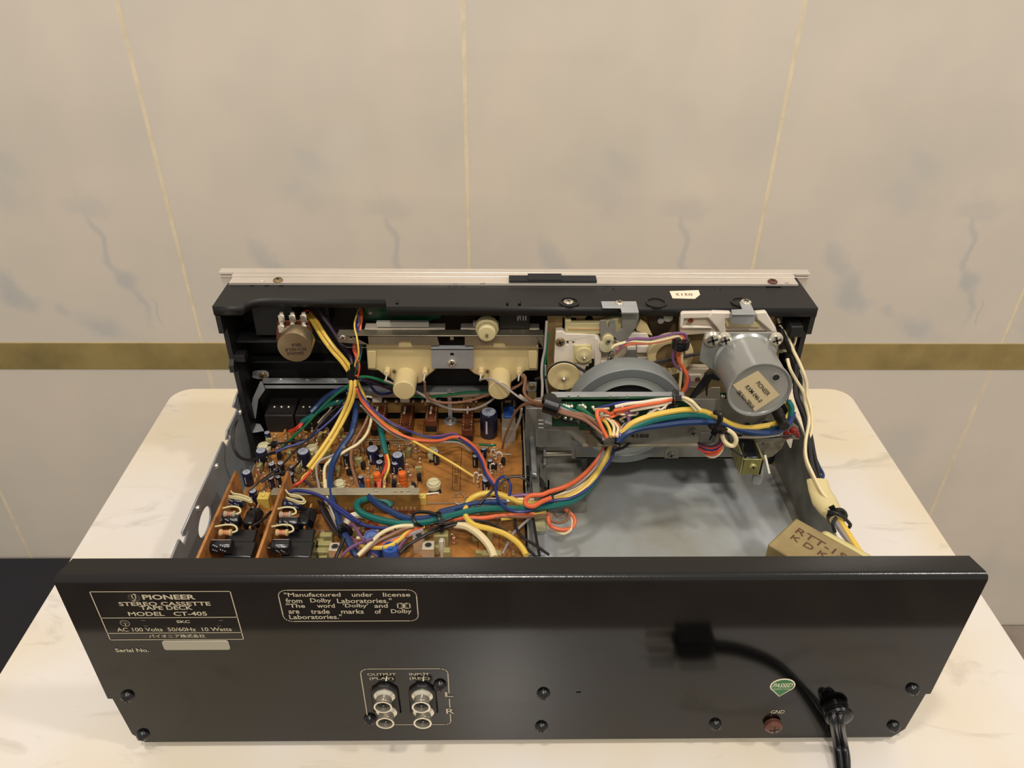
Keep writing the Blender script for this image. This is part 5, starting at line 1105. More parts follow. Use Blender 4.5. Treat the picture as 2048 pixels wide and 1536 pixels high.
wire('yellow', .6, 'V', [(1180, 880), (1080, 960), (1030, 1080), (1010, 1180)], [42, 40, 37, 33])
# bundle hanging from the housing into the upper tie
up_ = [(('orange', 1.0), [(1165, 340), (1168, 420), (1155, 520), (1140, 620), (1150, 720), (1140, 850)]), (('blue', .6), [(1160, 350), (1140, 450), (1170, 560), (1175, 650), (1155, 750), (1130, 850)]), (('green', .6), [(1155, 360), (1150, 430), (1190, 540), (1185, 640), (1160, 760), (1125, 850)]),
       (('purple', .7), [(1150, 350), (1165, 450), (1130, 540), (1128, 640), (1140, 740), (1120, 850)]), (('yellow', .6), [(1165, 350), (1130, 470), (1150, 580), (1160, 690), (1135, 760), (1128, 850)]), (('orange', .8), [(1180, 340), (1180, 430), (1165, 540), (1130, 640), (1160, 740), (1150, 850)]), (('red', .6), [(1170, 330), (1190, 400), (1170, 500), (1120, 640), (1165, 760), (1155, 860)])]
for (c, r), pts in up_: wire(c, r, 'A', pts, [121, 118, 112, 103, 95, 86])
tie('A', 1120, 838, 87, .0042, (5, 60), w_=.0011)
# downwards from the upper tie
wire('yellow', .95, 'I', [(55, 110), (100, 220), (160, 350), (180, 420)], [84, 76, 68, 62])
wire('yellow', .80, 'I', [(180, 440), (330, 590), (500, 715), (700, 830), (900, 940), (1100, 1055), (1330, 1200)], [60, 56, 53, 50, 47, 45, 40])
bun = [('orange', 1.05, [(70, 260), (130, 390), (250, 530), (430, 690), (650, 790), (850, 818), (990, 810), (1110, 775), (1230, 795), (1360, 900), (1440, 1030), (1480, 1150), (1580, 1290)]), ('purple', .75, [(60, 230), (130, 370), (300, 520), (480, 640), (650, 715), (830, 770), (960, 765), (1100, 738), (1180, 770), (1340, 890), (1430, 1040), (1475, 1170), (1560, 1290)]),
       ('blue', .75, [(50, 200), (140, 350), (310, 540), (500, 660), (680, 730), (860, 780), (1000, 785), (1130, 760), (1220, 820), (1350, 930), (1420, 1060), (1465, 1190), (1550, 1300)]), ('teal', .6, [(110, 430), (230, 560), (400, 680), (600, 800), (850, 830), (1010, 825), (1130, 810), (1220, 850)]), ('grey', .6, [(120, 440), (260, 590), (420, 720), (620, 815), (900, 832), (1100, 830), (1200, 850), (1300, 930)])]
for c, r, pts in bun: wire(c, r, 'I', pts, [80, 70, 62, 57, 52, 49, 47, 46, 45, 44, 43, 42, 40])
wire('teal', 1.9, 'I', [(260, 540), (310, 620), (340, 740), (365, 860), (390, 965)], [54, 53, 51, 48, 45])
wire('red', .8, 'I', [(378, 955), (392, 1040), (370, 1130), (330, 1220), (318, 1340)], [45, 44, 42, 38, 34]); wire('red', .7, 'I', [(385, 955), (400, 1050), (370, 1150), (310, 1230), (305, 1335)], [45, 44, 42, 38, 34]); wire('yellow', .8, 'I', [(400, 965), (420, 1060), (408, 1140), (375, 1220), (368, 1350)], [45, 44, 42, 38, 34]); wire('black', .7, 'I', [(365, 1050), (335, 1140), (280, 1230), (275, 1310)], [44, 42, 38, 34])
wire('navy', 2.0, 'H', [(1690, 440), (1695, 560), (1680, 680), (1640, 830), (1550, 960), (1480, 1060), (1420, 1180), (1392, 1300), (1385, 1420), (1390, 1536)], [64, 61, 58, 54, 50, 48, 46, 45, 44, 44])
wire('navy', 2.1, 'K', [(345, 60), (350, 160), (380, 290), (430, 420), (475, 560), (540, 680), (600, 790), (650, 870)], [44, 44, 44, 44, 45, 44, 42, 40])
wire('navy', 2.0, 'H', [(1560, 290), (1440, 330), (1330, 400), (1240, 490), (1160, 570)], [70, 66, 60, 55, 52])
wire('teal', 1.8, 'H', [(1580, 440), (1400, 470), (1280, 530), (1150, 620), (1050, 690)], [60, 56, 52, 48, 44]); wire('red', .9, 'H', [(1050, 690), (1000, 740), (950, 775), (895, 795)], [44, 42, 38, 35]); wire('red', .7, 'H', [(1060, 700), (1010, 760), (960, 790), (900, 805)], [44, 42, 38, 35]); wire('yellow', .6, 'H', [(1045, 700), (1030, 760), (1075, 800), (1110, 810)], [43, 39, 35, 33])
wire('green', .9, 'H', [(1620, 240), (1480, 340), (1330, 470), (1190, 620), (1080, 740), (960, 850), (860, 950), (800, 1010)], [80, 74, 66, 58, 52, 46, 40, 36])
wire('yellow', .6, 'H', [(1155, 680), (1175, 720), (1190, 748)], [40, 37, 33]); wire('yellow', .6, 'H', [(1255, 800), (1300, 815), (1345, 805), (1350, 770)], [33, 36, 36, 33])
wire('cream', .6, 'H', [(1480, 430), (1420, 490), (1370, 560), (1290, 640), (1240, 700)], [60, 55, 51, 47, 44]); wire('black', .55, 'H', [(1640, 310), (1560, 420), (1480, 500), (1380, 590), (1270, 700), (1150, 860), (1010, 990), (900, 1110), (790, 1220), (650, 1320), (520, 1420), (400, 1530)], [72, 66, 62, 58, 54, 50, 48, 47, 46, 45, 44, 42])
wire('darkpurple', 1.3, 'H', [(1430, 550), (1350, 620), (1260, 720)], [57, 53, 49]); wire('grey', .5, 'H', [(1590, 390), (1555, 460), (1550, 560)], [66, 62, 57])
wire('blue', .9, 'H', [(1560, 480), (1470, 590), (1370, 690), (1250, 790), (1130, 890), (1000, 950), (860, 990), (740, 1045), (650, 1070)], [62, 58, 54, 50, 46, 44, 43, 42, 42])
wire('black', .95, 'H', [(720, 1055), (620, 1085), (520, 1120), (400, 1145), (300, 1110), (235, 1020), (212, 900), (225, 770), (262, 665)], [42, 44, 46, 48, 52, 57, 61, 65, 67])
wire('black', .6, 'H', [(1050, 1100), (1000, 1190), (920, 1250), (800, 1295), (680, 1335), (560, 1420)], [44, 45, 46, 46, 45, 43]); wire('black', .7, 'H', [(1080, 900), (960, 915), (830, 940), (740, 950), (640, 970)], [44, 44, 43, 43, 40])
wire('darkpurple', .6, 'V', [(960, 780), (900, 830), (760, 900)], [44, 44, 42]); wire('black', .7, 'V', [(1090, 1030), (1200, 1120), (1330, 1230), (1500, 1365)], [40, 41, 42, 43])
wire('brown', .95, 'H', [(1850, 600), (1800, 720), (1730, 840), (1670, 950), (1640, 1060), (1640, 1180), (1670, 1300), (1710, 1430), (1745, 1536)], [60, 56, 52, 49, 47, 45, 44, 43, 43]); wire('cream', .95, 'H', [(1885, 620), (1870, 720), (1820, 840), (1720, 950), (1600, 1020), (1500, 1080), (1390, 1150), (1325, 1230), (1318, 1370), (1330, 1530)], [60, 57, 53, 50, 48, 47, 46, 45, 44, 44]); wire('grey', .7, 'H', [(1560, 980), (1470, 1060), (1360, 1110), (1270, 1150), (1222, 1220), (1225, 1330), (1250, 1460), (1262, 1530)], [50, 48, 47, 46, 45, 44, 44, 44])
wire('brown', .7, 'K', [(620, 0), (670, 90), (740, 190), (820, 270)], [43, 43, 42, 40]); wire('cream', .9, 'K', [(290, 0), (300, 120), (330, 260), (390, 400), (440, 520), (490, 640)], [44, 44, 44, 44, 44, 44]); wire('grey', .8, 'K', [(200, 0), (225, 110), (290, 240), (360, 400), (430, 540), (485, 640)], [44, 44, 43, 43, 43, 44])
wire('dark', .9, 'K', [(60, 10), (150, 90), (240, 200), (330, 320), (400, 430), (470, 540)], [42, 42, 42, 43, 43, 44]); wire('dark', 1.4, 'K', [(240, 260), (262, 360), (330, 480), (400, 580), (480, 660)], [40, 40, 40, 41, 43]); wire('black', .7, 'K', [(60, 160), (180, 210), (240, 280), (330, 420), (430, 590)], [41, 41, 41, 42, 43])
wire('black', .8, 'J', [(975, 560), (920, 620), (850, 680), (780, 720), (740, 750)], [46, 47, 48, 48, 47])
wire('blue', 1.05, 'J', [(1190, 330), (1260, 308), (1370, 315), (1500, 345), (1620, 400), (1760, 490), (1900, 590), (2048, 700)], [52, 52, 52, 51, 50, 49, 48, 47]); wire('blue', 1.05, 'K', [(330, 255), (420, 330), (560, 430), (700, 505), (850, 540), (1000, 548), (1090, 545)], [49, 48, 47, 46, 46, 46, 46])
tie('K', 515, 600, 45, .0042, (40, 90)); wire('black', 1.1, 'K', [(500, 660), (470, 740), (430, 830), (400, 900)], [46, 45, 44, 42])
# rear left fan of wires
for c, r, pts, z in (('purple', .9, [(480, 860), (550, 790), (650, 730), (760, 695), (830, 670)], 47), ('purple', .8, [(560, 515), (610, 520), (660, 590), (700, 650), (735, 700)], 48), ('purple', .7, [(560, 640), (620, 680), (650, 730), (670, 780)], 44), ('cream', 1.2, [(660, 860), (750, 770), (830, 690), (920, 610), (1030, 555), (1150, 525), (1290, 520)], 46), ('brown', 1.1, [(690, 860), (800, 760), (920, 680), (1050, 620), (1180, 560), (1300, 525)], 45),
                     ('yellow', 1.3, [(690, 745), (790, 765), (900, 772), (1020, 750), (1120, 690), (1220, 600), (1320, 545), (1420, 525)], 43), ('orange', 1.1, [(830, 745), (950, 730), (1080, 690), (1200, 630), (1290, 570), (1400, 540)], 43), ('grey', 1.4, [(850, 720), (1000, 700), (1130, 660), (1250, 620), (1400, 570)], 42), ('black', .9, [(1130, 830), (1230, 740), (1370, 660), (1500, 590), (1650, 540), (1800, 500), (2000, 460)], 44),
                     ('black', .7, [(1180, 800), (1330, 670), (1480, 600), (1620, 560)], 43), ('purple', .8, [(1040, 850), (1110, 790), (1160, 720), (1200, 670)], 42), ('white', 2.0, [(520, 500), (560, 430), (650, 395), (760, 410), (860, 450), (950, 470)], 42), ('purple', .6, [(790, 800), (830, 840), (880, 870)], 40),
                     ('yellow', .9, [(940, 460), (990, 490), (1010, 520)], 40), ('red', .8, [(780, 480), (830, 480), (880, 510)], 38), ('cream', .9, [(900, 560), (840, 600), (760, 650), (640, 660)], 42), ('brown', .8, [(1400, 540), (1600, 530), (1800, 470), (2000, 420)], 43), ('orange', 1.2, [(1750, 460), (1850, 425), (2000, 415)], 42)):
    wire(c, r, 'K', pts, [z-3, z, z, z+1])
# big blue and teal sleeves along the rear
BL = [('K', 690, 70), ('K', 760, 165), ('K', 880, 270), ('K', 1010, 345), ('K', 1150, 415), ('K', 1300, 445), ('K', 1450, 435), ('K', 1600, 410), ('K', 1760, 365), ('D', 70, 900), ('D', 200, 865), ('D', 320, 835), ('D', 450, 820), ('D', 560, 825)]
def mixed(col, r, lst, zs): 
    pts = [fx(f, a, b) for f, a, b in lst]; return wire(col, r, 'P', pts, zs)
mixed('navy', 2.0, BL, [40, 46, 47, 47, 46, 46, 46, 46])
TL = [('K', 1040, 300), ('K', 1000, 250), ('K', 900, 212), ('K', 780, 215), ('K', 680, 240), ('K', 645, 300), ('K', 700, 375), ('K', 830, 430), ('K', 980, 470), ('K', 1150, 495), ('K', 1330, 492), ('K', 1500, 470), ('K', 1680, 430), ('D', 0, 955), ('D', 150, 920), ('D', 300, 885), ('D', 450, 868), ('D', 640, 868), ('D', 820, 858), ('D', 960, 838), ('D', 1070, 795), ('D', 1160, 720), ('D', 1215, 640)]
mixed('teal', 2.0, TL, [38, 41, 44, 45, 46, 46, 46, 46, 47, 48, 50, 52, 54])
mixed('teal', 1.1, [('D', 1215, 650), ('D', 1262, 560), ('D', 1310, 470), ('D', 1345, 400)], [54, 60, 66, 72])
HB = [('orange', 1.4, [(1285, 385), (1245, 480), (1170, 575), (1080, 655), (980, 710), (880, 742), (820, 765), (740, 772), (700, 800), (705, 840), (755, 850), (820, 815), (885, 790)]), ('yellow', 1.7, [(1325, 395), (1290, 490), (1230, 600), (1150, 705), (1060, 770), (960, 812), (860, 825), (760, 830), (660, 822), (570, 785), (470, 755), (370, 762), (295, 800), (262, 860), (262, 925), (320, 985), (430, 1015), (540, 1050), (620, 1100), (670, 1150), (705, 1210)]),
      ('grey', 1.1, [(1275, 440), (1230, 540), (1150, 630), (1060, 700), (960, 740), (870, 765)]), ('cream', 1.1, [(1335, 400), (1290, 520), (1210, 620), (1120, 690), (1020, 740), (880, 780)]), ('purple', 1.1, [(1355, 410), (1300, 530), (1210, 640), (1110, 710), (1000, 755), (890, 785), (780, 770), (680, 768), (585, 778)]),
      ('yellow', 1.0, [(1310, 400), (1275, 500), (1190, 630), (1100, 720), (1010, 770), (900, 795)]), ('blue', .9, [(1360, 395), (1320, 510), (1240, 620), (1140, 730), (1030, 790), (900, 810), (800, 840), (730, 880), (640, 890), (560, 865), (500, 800), (480, 720), (500, 655), (550, 635), (590, 700), (580, 775)]),
      ('black', .9, [(1300, 400), (1240, 520), (1130, 640), (1000, 720), (880, 775), (800, 810), (700, 850), (560, 858), (430, 848), (330, 850), (260, 880), (150, 940), (0, 985)]), ('white', .9, [(760, 800), (650, 800), (560, 810), (440, 800), (330, 830), (260, 860)]), ('navy', 1.0, [(880, 805), (800, 830), (650, 855), (480, 850), (300, 860)]),
      ('orange', 1.3, [(760, 905), (640, 912), (500, 922), (380, 938), (250, 935), (150, 945)]), ('yellow', 1.1, [(850, 890), (780, 910), (700, 905), (620, 930), (520, 945)]), ('brown', .9, [(870, 905), (700, 930), (500, 930), (300, 950), (100, 990)])]
for c, r, pts in HB:
    n_ = len(pts); zs = [72, 63, 56, 51, 48, 47] + [46]*8 if n_ > 7 else [70, 60, 54, 49, 47]
    if pts[0][0] < 900: zs = [46, 45, 44]
    if c == 'orange' and n_ == 13: zs = [72, 65, 60, 57, 56, 56, 56, 56, 56, 56, 56, 56, 56]
    if c == 'blue': zs = [72, 66, 60, 56, 54, 53, 53, 53, 53, 53, 53, 53, 53, 53, 50, 48]
    wire(c, r, 'D', pts, zs)
wire('black', .8, 'D', [(360, 835), (420, 770), (480, 715), (550, 655), (620, 632), (690, 650), (735, 710), (748, 800)], [48, 50, 52, 54, 55, 54, 50, 46])
wire('black', .8, 'D', [(620, 945), (632, 1010), (680, 1080), (760, 1130), (870, 1205)], [44, 43, 42, 42, 42]); wire('black', .8, 'D', [(752, 930), (765, 1010), (780, 1100), (800, 1210)], [44, 43, 42, 42]); wire('black', .8, 'D', [(0, 1030), (120, 985), (260, 960), (400, 962), (510, 1010), (610, 1080), (700, 1150), (770, 1215)], [45, 45, 45, 45, 44, 43, 42, 42])
wire('cream', 2.2, 'D', [(180, 985), (270, 1000), (350, 1050), (410, 1110), (450, 1170), (470, 1225)], [43, 44, 44, 43, 42, 41]); wire('grey', .8, 'D', [(735, 930), (660, 1000), (600, 1060), (560, 1140), (530, 1200)], [44, 42, 40, 38, 36]); wire('brown', .6, 'D', [(560, 1090), (580, 1140), (600, 1200)], [36, 35, 34])
wire('orange', 1.2, 'D', [(985, 870), (1035, 910), (1060, 960), (1035, 1010), (960, 1022), (890, 1000), (868, 960), (865, 900)], [44, 42, 40, 38, 38, 40, 43, 45]); wire('cream', .8, 'D', [(1010, 880), (1040, 950), (1030, 1020), (980, 1052), (920, 1035)], [43, 40, 38, 36, 36]); wire('brown', .9, 'D', [(1020, 880), (1010, 940), (950, 970), (890, 955), (880, 890)], [44, 41, 40, 42, 45]); wire('brown', .6, 'D', [(1000, 890), (980, 920), (930, 925), (895, 890)], [43, 41, 41, 44])
tie('K', 1590, 480, 46, .0062, (80, -18)); tie('D', 855, 800, 47, .0072, (60, -12)); wire('black', 1.0, 'K', [(1570, 400), (1470, 370), (1340, 365), (1290, 390), (1290, 440), (1330, 500), (1400, 530)], [50, 50, 49, 49, 50, 48, 44])
tie('D', 1320, 385, 72, .0064, (-45, 90)); wire('black', .8, 'D', [(1370, 440), (1420, 420), (1480, 370), (1530, 320)], [72, 72, 74, 77]); wire('black', .8, 'D', [(1270, 400), (1230, 360), (1190, 310)], [72, 76, 80])
# up to the green board
for c, r, pts in (('orange', 1.1, [(1295, 350), (1255, 270), (1225, 200), (1225, 155), (1265, 150), (1320, 175), (1360, 150)]), ('yellow', 1.0, [(1325, 340), (1310, 280), (1280, 230), (1235, 205)]), ('cream', .8, [(1340, 340), (1345, 270), (1310, 220), (1250, 185)]), ('cream', .8, [(1360, 340), (1375, 280), (1340, 230), (1290, 200)]), ('purple', .9, [(1385, 340), (1420, 280), (1455, 235), (1440, 190), (1400, 200)]), ('white', .8, [(1370, 340), (1400, 280), (1440, 240)]), ('orange', .8, [(1350, 340), (1385, 270), (1350, 225)]), ('blue', .9, [(1370, 380), (1420, 270), (1480, 225)])):
    wire(c, r, 'D', pts, None, y=[.118, .124, .130, .135])
for c, r, pts, ys in (('yellow', 1.6, [(862, 985), (920, 930), (1000, 895), (1100, 870), (1220, 852), (1320, 860), (1400, 890), (1490, 935), (1580, 955), (1700, 940)], [.120, .122, .124, .128, .132, .130, .130, .134]), ('teal', 1.9, [(855, 1005), (930, 955), (1040, 912), (1150, 890), (1260, 880), (1360, 892), (1430, 915)], [.119, .121, .124, .128, .131, .131]),
                      ('navy', 2.0, [(845, 1030), (890, 985), (970, 955), (1080, 940), (1200, 925), (1330, 920), (1430, 930), (1520, 960), (1640, 982), (1740, 975), (1810, 930), (1835, 860)], [.118, .120, .124, .128, .130, .130, .134, .140]), ('teal', 1.6, [(1440, 920), (1560, 960), (1700, 970), (1800, 930), (1830, 850), (1810, 800)], [.131, .134, .138, .142]), ('yellow', 1.3, [(1690, 940), (1780, 910), (1820, 860), (1800, 810)], [.134, .138, .142, .144]),
                      ('white', .8, [(1500, 1000), (1600, 1008), (1700, 1002), (1760, 1000)], [.136, .136, .138, .140]), ('black', .7, [(1450, 985), (1560, 1005), (1700, 1008), (1830, 1000)], [.136, .136, .138, .140]), ('darkpurple', .8, [(1430, 930), (1500, 965), (1600, 990), (1720, 990)], [.133, .136, .138, .140]), ('blue', .8, [(1440, 935), (1540, 975), (1650, 992), (1760, 985)], [.134, .136, .138, .140])):
    wire(c, r, 'B', pts, None, y=ys)
wire('cream', 1.3, 'S', [(815, 665), (880, 680), (950, 730), (980, 800), (950, 860), (890, 850), (840, 800), (815, 730), (800, 690)], None, y=[.128, .126, .124, .124, .126, .128])
for k, (c, dx, dy) in enumerate((('red', 0, -40), ('orange', 20, 0), ('blue', 0, -20), ('orange', 50, 20), ('white', 40, 60), ('darkpurple', -10, -60), ('blue', 30, -30), ('red', -10, 10), ('orange', 30, 40))):
    wire(c, .8, 'S', [(560+dx, 880+dy*.8), (640+dx*.6, 920+dy), (720+dx*.5, 925+dy), (790+dx*.4, 880+dy*.8), (810+dx*.5, 800+dy*.5), (790+k*5, 740)], None, y=[.1340, .128, .126, .127, .130])
tie('S', 770, 640, 0, .0056, (-40, 70), yv=.128); wire('black', 1.6, 'S', [(740, 480), (790, 500), (800, 560), (770, 640), (730, 740), (700, 790)], None, y=[.126, .123, .122, .122, .124, .126]); wire('black', .7, 'S', [(880, 850), (930, 900), (1000, 950), (1060, 980)], None, y=[.130, .130, .128, .127]); wire('black', .6, 'S', [(870, 720), (900, 790), (900, 870)], None, y=[.126, .126, .128]); wire('black', .6, 'S', [(1060, 830), (1050, 920), (1100, 990)], None, y=[.13, .128, .128])
# left clamp and its brown, grey and green wires
for c, r, pts, ys in (('brown', 1.0, [(490, 575), (620, 615), (800, 650), (960, 700), (1080, 790), (1180, 880), (1260, 960)], [.130, .128, .127, .124, .120]), ('brown', .9, [(500, 560), (640, 600), (800, 630), (930, 650), (1050, 730), (1150, 820), (1240, 940)], [.131, .129, .128, .124, .120]), ('brown', .9, [(510, 590), (650, 640), (830, 690), (960, 740), (1080, 830), (1200, 940)], [.129, .127, .126, .122, .119]),
                      ('teal', .9, [(560, 490), (680, 560), (800, 600), (900, 640)], [.132, .132, .132]), ('green', 1.5, [(830, 540), (900, 580), (980, 640), (1060, 700), (1120, 740)], [.134, .132, .130]), ('grey', .8, [(540, 520), (680, 590), (840, 640), (1000, 680), (1090, 740)], [.131, .130, .128]), ('grey', 1.0, [(1080, 830), (1180, 900), (1220, 970), (1225, 1030)], [.126, .122, .119]), ('black', .8, [(600, 700), (650, 745), (760, 765), (880, 765), (960, 775)], [.136, .136, .136]), ('black', .9, [(1000, 810), (1060, 920), (1140, 1000), (1210, 1050)], [.132, .126, .120])):
    wire(c, r, 'Q', pts, None, y=ys)
cl = MB(); q = fa('Q', 470, 520, 'y', .131); t = (fa('Q', 560, 545, 'y', .130)-fa('Q', 400, 490, 'y', .132)).normalized()
cl.lathe([(.0046, -.0044), (.0053, -.0040), (.0053, .0040), (.0046, .0044)], black_gloss, t.to_track_quat('Z', 'Y').to_matrix().to_4x4(), 24)
build(cl, 'cable_clamp', WH, 'wide black cable clamp', M=Matrix.Translation(q)); build(MB().tube([fa('Q', 540, 480, 'y', .133), fa('Q', 500, 390, 'y', .140), fa('Q', 430, 370, 'y', .142), fa('Q', 360, 400, 'y', .140), fa('Q', 350, 470, 'y', .134)], .0013, black_gloss, 8, 4), 'clamp_strap', WH)
for c, r, pts in (('grey', .9, [(430, 470), (330, 430), (240, 430), (150, 470), (60, 440), (0, 380)]), ('brown', .9, [(430, 500), (300, 480), (180, 450), (100, 400), (60, 310), (70, 200), (80, 120), (50, 70)]), ('brown', .9, [(420, 520), (300, 510), (170, 480), (60, 500), (0, 540)]), ('white', .8, [(430, 485), (300, 455), (180, 450), (80, 430), (0, 370)]), ('brown', .7, [(430, 540), (330, 540), (200, 520), (100, 490)])):
    wire(c, r, 'Q', pts, None, y=[.132, .142, .160, .178, .190])
# meter wires
for c, r, pts, ys in (('green', 1.0, [(100, 130), (200, 130), (330, 165), (470, 225), (600, 300), (720, 335), (850, 345), (1000, 330), (1150, 310), (1300, 295), (1480, 290), (1540, 270)], [.196, .204, .212, .214, .214]), ('blue', .9, [(110, 160), (180, 180), (240, 250), (300, 305), (380, 315), (470, 290)], [.196, .206, .214, .218]),
                      ('grey', .8, [(370, 165), (450, 195), (540, 230), (640, 255), (720, 290), (790, 330), (870, 385), (960, 430), (1080, 470), (1200, 482), (1330, 475), (1450, 430), (1560, 350), (1625, 265), (1620, 210)], [.196, .200, .200, .198, .196]), ('brown', .8, [(805, 180), (808, 250), (815, 310), (860, 360), (960, 400), (1100, 408), (1250, 392), (1380, 360), (1500, 318), (1650, 290), (1780, 245), (1860, 180), (1855, 110)], [.196, .198, .198, .196, .194]),
                      ('grey', .7, [(1400, 162), (1450, 148), (1520, 150), (1600, 190), (1690, 250), (1770, 310), (1860, 372), (1950, 400), (2040, 420)], [.194, .188, .178, .165]), ('brown', .9, [(1850, 110), (1885, 160), (1890, 230), (1885, 300), (1930, 370), (2048, 420)], [.194, .186, .176, .162]), ('brown', .8, [(2048, 400), (1930, 415), (1840, 450), (1770, 530), (1720, 650), (1670, 780), (1640, 900)], [.150, .162, .172, .178, .182]), ('grey', .8, [(1850, 470), (1835, 560), (1790, 680), (1740, 780), (1680, 880)], [.176, .178, .180]),
                      ('darkpurple', .7, [(120, 150), (250, 190), (400, 250), (520, 290), (620, 305)], [.196, .206, .214]), ('green', .7, [(1390, 855), (1450, 862), (1520, 868), (1575, 860)], [.178, .178, .178]), ('white', .7, [(60, 345), (130, 350), (190, 340), (235, 350)], [.205, .205, .205]), ('dark', .7, [(1700, 255), (1790, 230), (1870, 195), (1930, 180)], [.198, .198, .198])):
    wire(c, r, 'I', pts, None, y=ys)
# green and grey pair down the left edge of the transport
wire('grey', .8, 'L', [(85, 330), (75, 500), (60, 700), (30, 850), (20, 1000), (30, 1150), (25, 1350)], None, y=[.198, .194, .190, .180, .160]); wire('green', 1.0, 'L', [(95, 480), (85, 650), (60, 850), (45, 980), (55, 1090)], None, y=[.196, .193, .190]); wire('grey', .6, 'L', [(70, 900), (75, 1100), (95, 1250)], None, y=[.190, .190, .190]); wire('black', .9, 'L', [(-60, 1080), (10, 1060), (80, 1050)], None, y=[.188, .186, .188])
# trio over the transport
for c, r, pts in (('purple', .9, [(980, 720), (1080, 620), (1200, 560), (1400, 560), (1600, 520), (1740, 490), (1850, 500), (1870, 570), (1820, 610)]), ('cream', .9, [(920, 680), (960, 645), (1060, 615), (1180, 590), (1400, 600), (1600, 565), (1770, 525), (1820, 560)]), ('orange', .8, [(990, 700), (1060, 650), (1200, 620), (1400, 615), (1600, 580), (1800, 520), (1850, 560)]), ('brown', .9, [(960, 760), (1020, 700), (1080, 650)]),
                  ('orange', 1.3, [(1790, 640), (1770, 740), (1780, 840), (1830, 930), (1875, 1020), (1880, 1100), (1850, 1200), (1790, 1290)]), ('purple', .9, [(1740, 660), (1705, 760), (1712, 860), (1780, 940), (1870, 1000), (1915, 1090), (1890, 1180), (1800, 1280)]), ('cream', .9, [(1800, 650), (1815, 760), (1810, 900), (1800, 1050), (1785, 1180), (1770, 1300)])):
    wire(c, r, 'L', pts, None, y=[.1760]*3)
tie('L', 1800, 615, 0, .0052, (-10, 60), yv=.176, w_=.0028)
for c, r, pts, ys in (('white', 1.0, [(1690, 1325), (1500, 1345), (1300, 1375), (1120, 1395), (960, 1430)], [.135, .132, .132]), ('orange', 1.0, [(1690, 1340), (1500, 1380), (1300, 1410), (1100, 1450), (950, 1480)], [.134, .131, .131]), ('orange', .9, [(1690, 1345), (1520, 1395), (1300, 1440), (1150, 1465), (1000, 1500)], [.135, .133, .132]), ('blue', .9, [(1600, 1345), (1300, 1370), (1050, 1380), (850, 1420), (740, 1450)], [.136, .135, .135]), ('white', 1.0, [(1680, 1365), (1540, 1410), (1380, 1440), (1240, 1465), (1150, 1480)], [.134, .132, .132]),
                      ('white', .9, [(1500, 1450), (1440, 1490), (1380, 1530)], [.133, .132]), ('cream', 1.0, [(1790, 1315), (1860, 1320), (1940, 1360), (2000, 1420), (2048, 1470)], [.132, .128, .126]), ('cream', .9, [(1790, 1330), (1850, 1345), (1930, 1400), (2000, 1480)], [.133, .129, .127]), ('black', .5, [(1720, 1350), (1640, 1430), (1600, 1500)], [.134, .133]), ('black', .5, [(1730, 1350), (1670, 1430), (1640, 1510)], [.134, .133]), ('black', .5, [(1790, 1340), (1900, 1360), (2040, 1420)], [.134, .132]), ('purple', .7, [(1260, 1410), (1190, 1440), (1130, 1480)], [.133, .132])):
    wire(c, r, 'L', pts, None, y=ys)
tie('L', 1735, 1320, 0, .0046, (80, 0), yv=.134)
random.seed(8)
for k in range(9):
    x = 1180+random.uniform(0, 130); y_ = 812+random.uniform(0, 28); wire(random.choice(('cream', 'orange', 'red', 'purple', 'white', 'cream')), .7, 'P', [(x, y_), (x+14, y_+random.uniform(-8, 8)), (x+30, y_+random.uniform(-12, 4))], None, y=[.1345, .131, .1345])
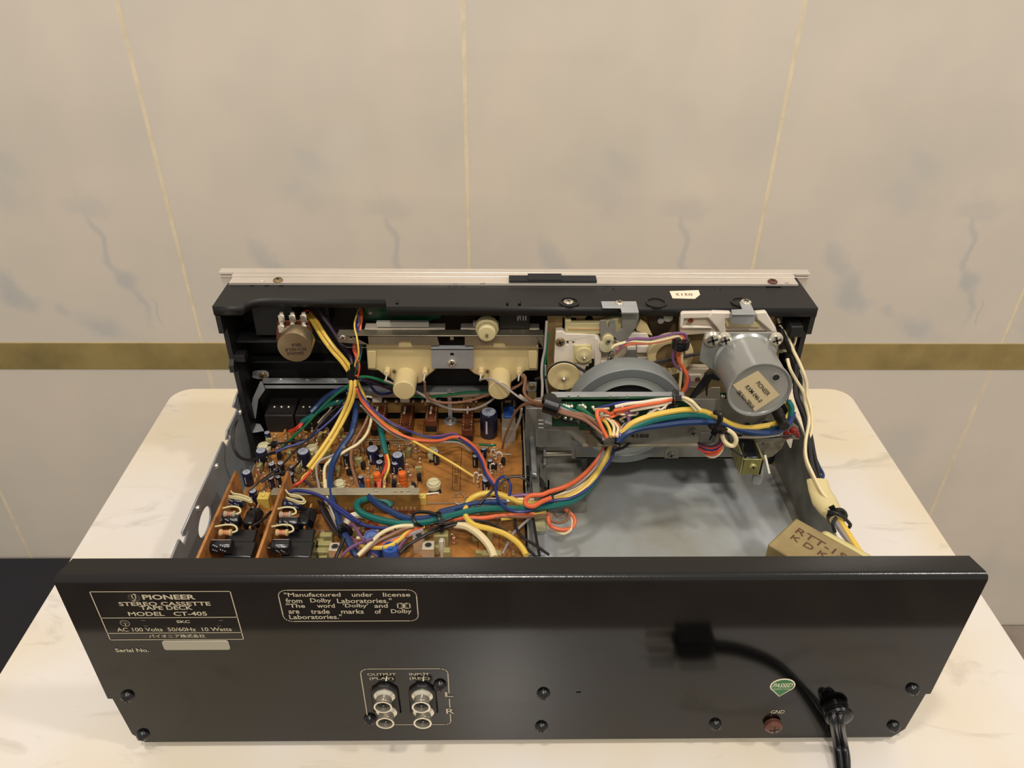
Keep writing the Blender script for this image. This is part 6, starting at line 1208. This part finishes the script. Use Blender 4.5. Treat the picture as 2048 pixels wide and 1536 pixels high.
# mains wires down the right side
for c, r, pts in (('black', 1.5, [('N', 1440, 480), ('N', 1490, 560), ('N', 1560, 720), ('N', 1630, 900), ('N', 1700, 1080), ('N', 1760, 1250), ('E', 800, 40), ('E', 850, 180), ('E', 880, 330), ('E', 905, 470), ('E', 930, 580), ('E', 955, 670)]), ('black', 1.4, [('N', 1480, 500), ('N', 1540, 640), ('N', 1620, 820), ('N', 1700, 1020), ('E', 770, 20), ('E', 830, 200), ('E', 865, 360), ('E', 885, 500), ('E', 910, 600), ('E', 940, 680)]),
                  ('cream', 1.1, [('N', 1450, 450), ('N', 1530, 560), ('N', 1600, 680), ('N', 1660, 820), ('N', 1740, 980), ('N', 1810, 1150), ('N', 1850, 1300), ('E', 855, 40), ('E', 885, 150), ('E', 890, 290), ('E', 860, 370), ('E', 840, 450), ('E', 855, 540), ('E', 890, 620), ('E', 930, 700)]), ('cream', 1.0, [('N', 1570, 930), ('N', 1610, 1080), ('N', 1690, 1230), ('N', 1790, 1400), ('E', 840, 90), ('E', 870, 220), ('E', 845, 380), ('E', 850, 500), ('E', 900, 620), ('E', 960, 740), ('E', 1000, 790)]),
                  ('navy', .9, [('E', 905, 470), ('E', 945, 560), ('E', 975, 620), ('E', 960, 660)])):
    P_ = [fx(*q) for q in pts]; n_ = len(P_); wire(c, r, 'P', P_, [x for x in (121, 116, 108, 100, 90, 80, 72, 66, 62, 60)] if n_ > 6 else [62, 60])
wire('cream', .9, 'N', [(1430, 340), (1450, 400), (1480, 450)], [124, 122, 120]); wire('cream', .9, 'N', [(1500, 440), (1600, 400), (1680, 340), (1690, 420), (1640, 440)], [120, 121, 123, 120, 119]); wire('cream', .8, 'N', [(1680, 450), (1700, 560), (1680, 700), (1630, 780)], [118, 115, 109, 105])
tie('N', 1470, 500, 118, .0040, (60, 110), head=False); wire('black', .9, 'N', [(1500, 490), (1400, 480), (1310, 500), (1280, 540)], [119, 119, 118, 117])
wire('cream', .5, 'N', [(1570, 930), (1590, 1060), (1680, 1200)], [100, 95, 90])
tie('E', 1075, 925, 58, .0056, (50, 90)); wire('black', 1.0, 'E', [(1010, 890), (1060, 900), (1120, 930), (1170, 980), (1165, 1005)], [63, 64, 62, 58, 55]); wire('black', 1.0, 'E', [(1070, 930), (1045, 980), (1060, 1040)], [62, 60, 56])
wire('yellow', 1.8, 'E', [(1090, 950), (1130, 1010), (1180, 1090), (1225, 1160), (1255, 1200)], [58, 58, 57, 56, 55]); wire('grey', 1.6, 'E', [(1070, 970), (1110, 1030), (1160, 1100), (1210, 1150)], [58, 57, 56, 55]); wire('dark', 1.3, 'E', [(1080, 1000), (1130, 1070), (1190, 1140), (1230, 1190)], [56, 55, 54, 53])
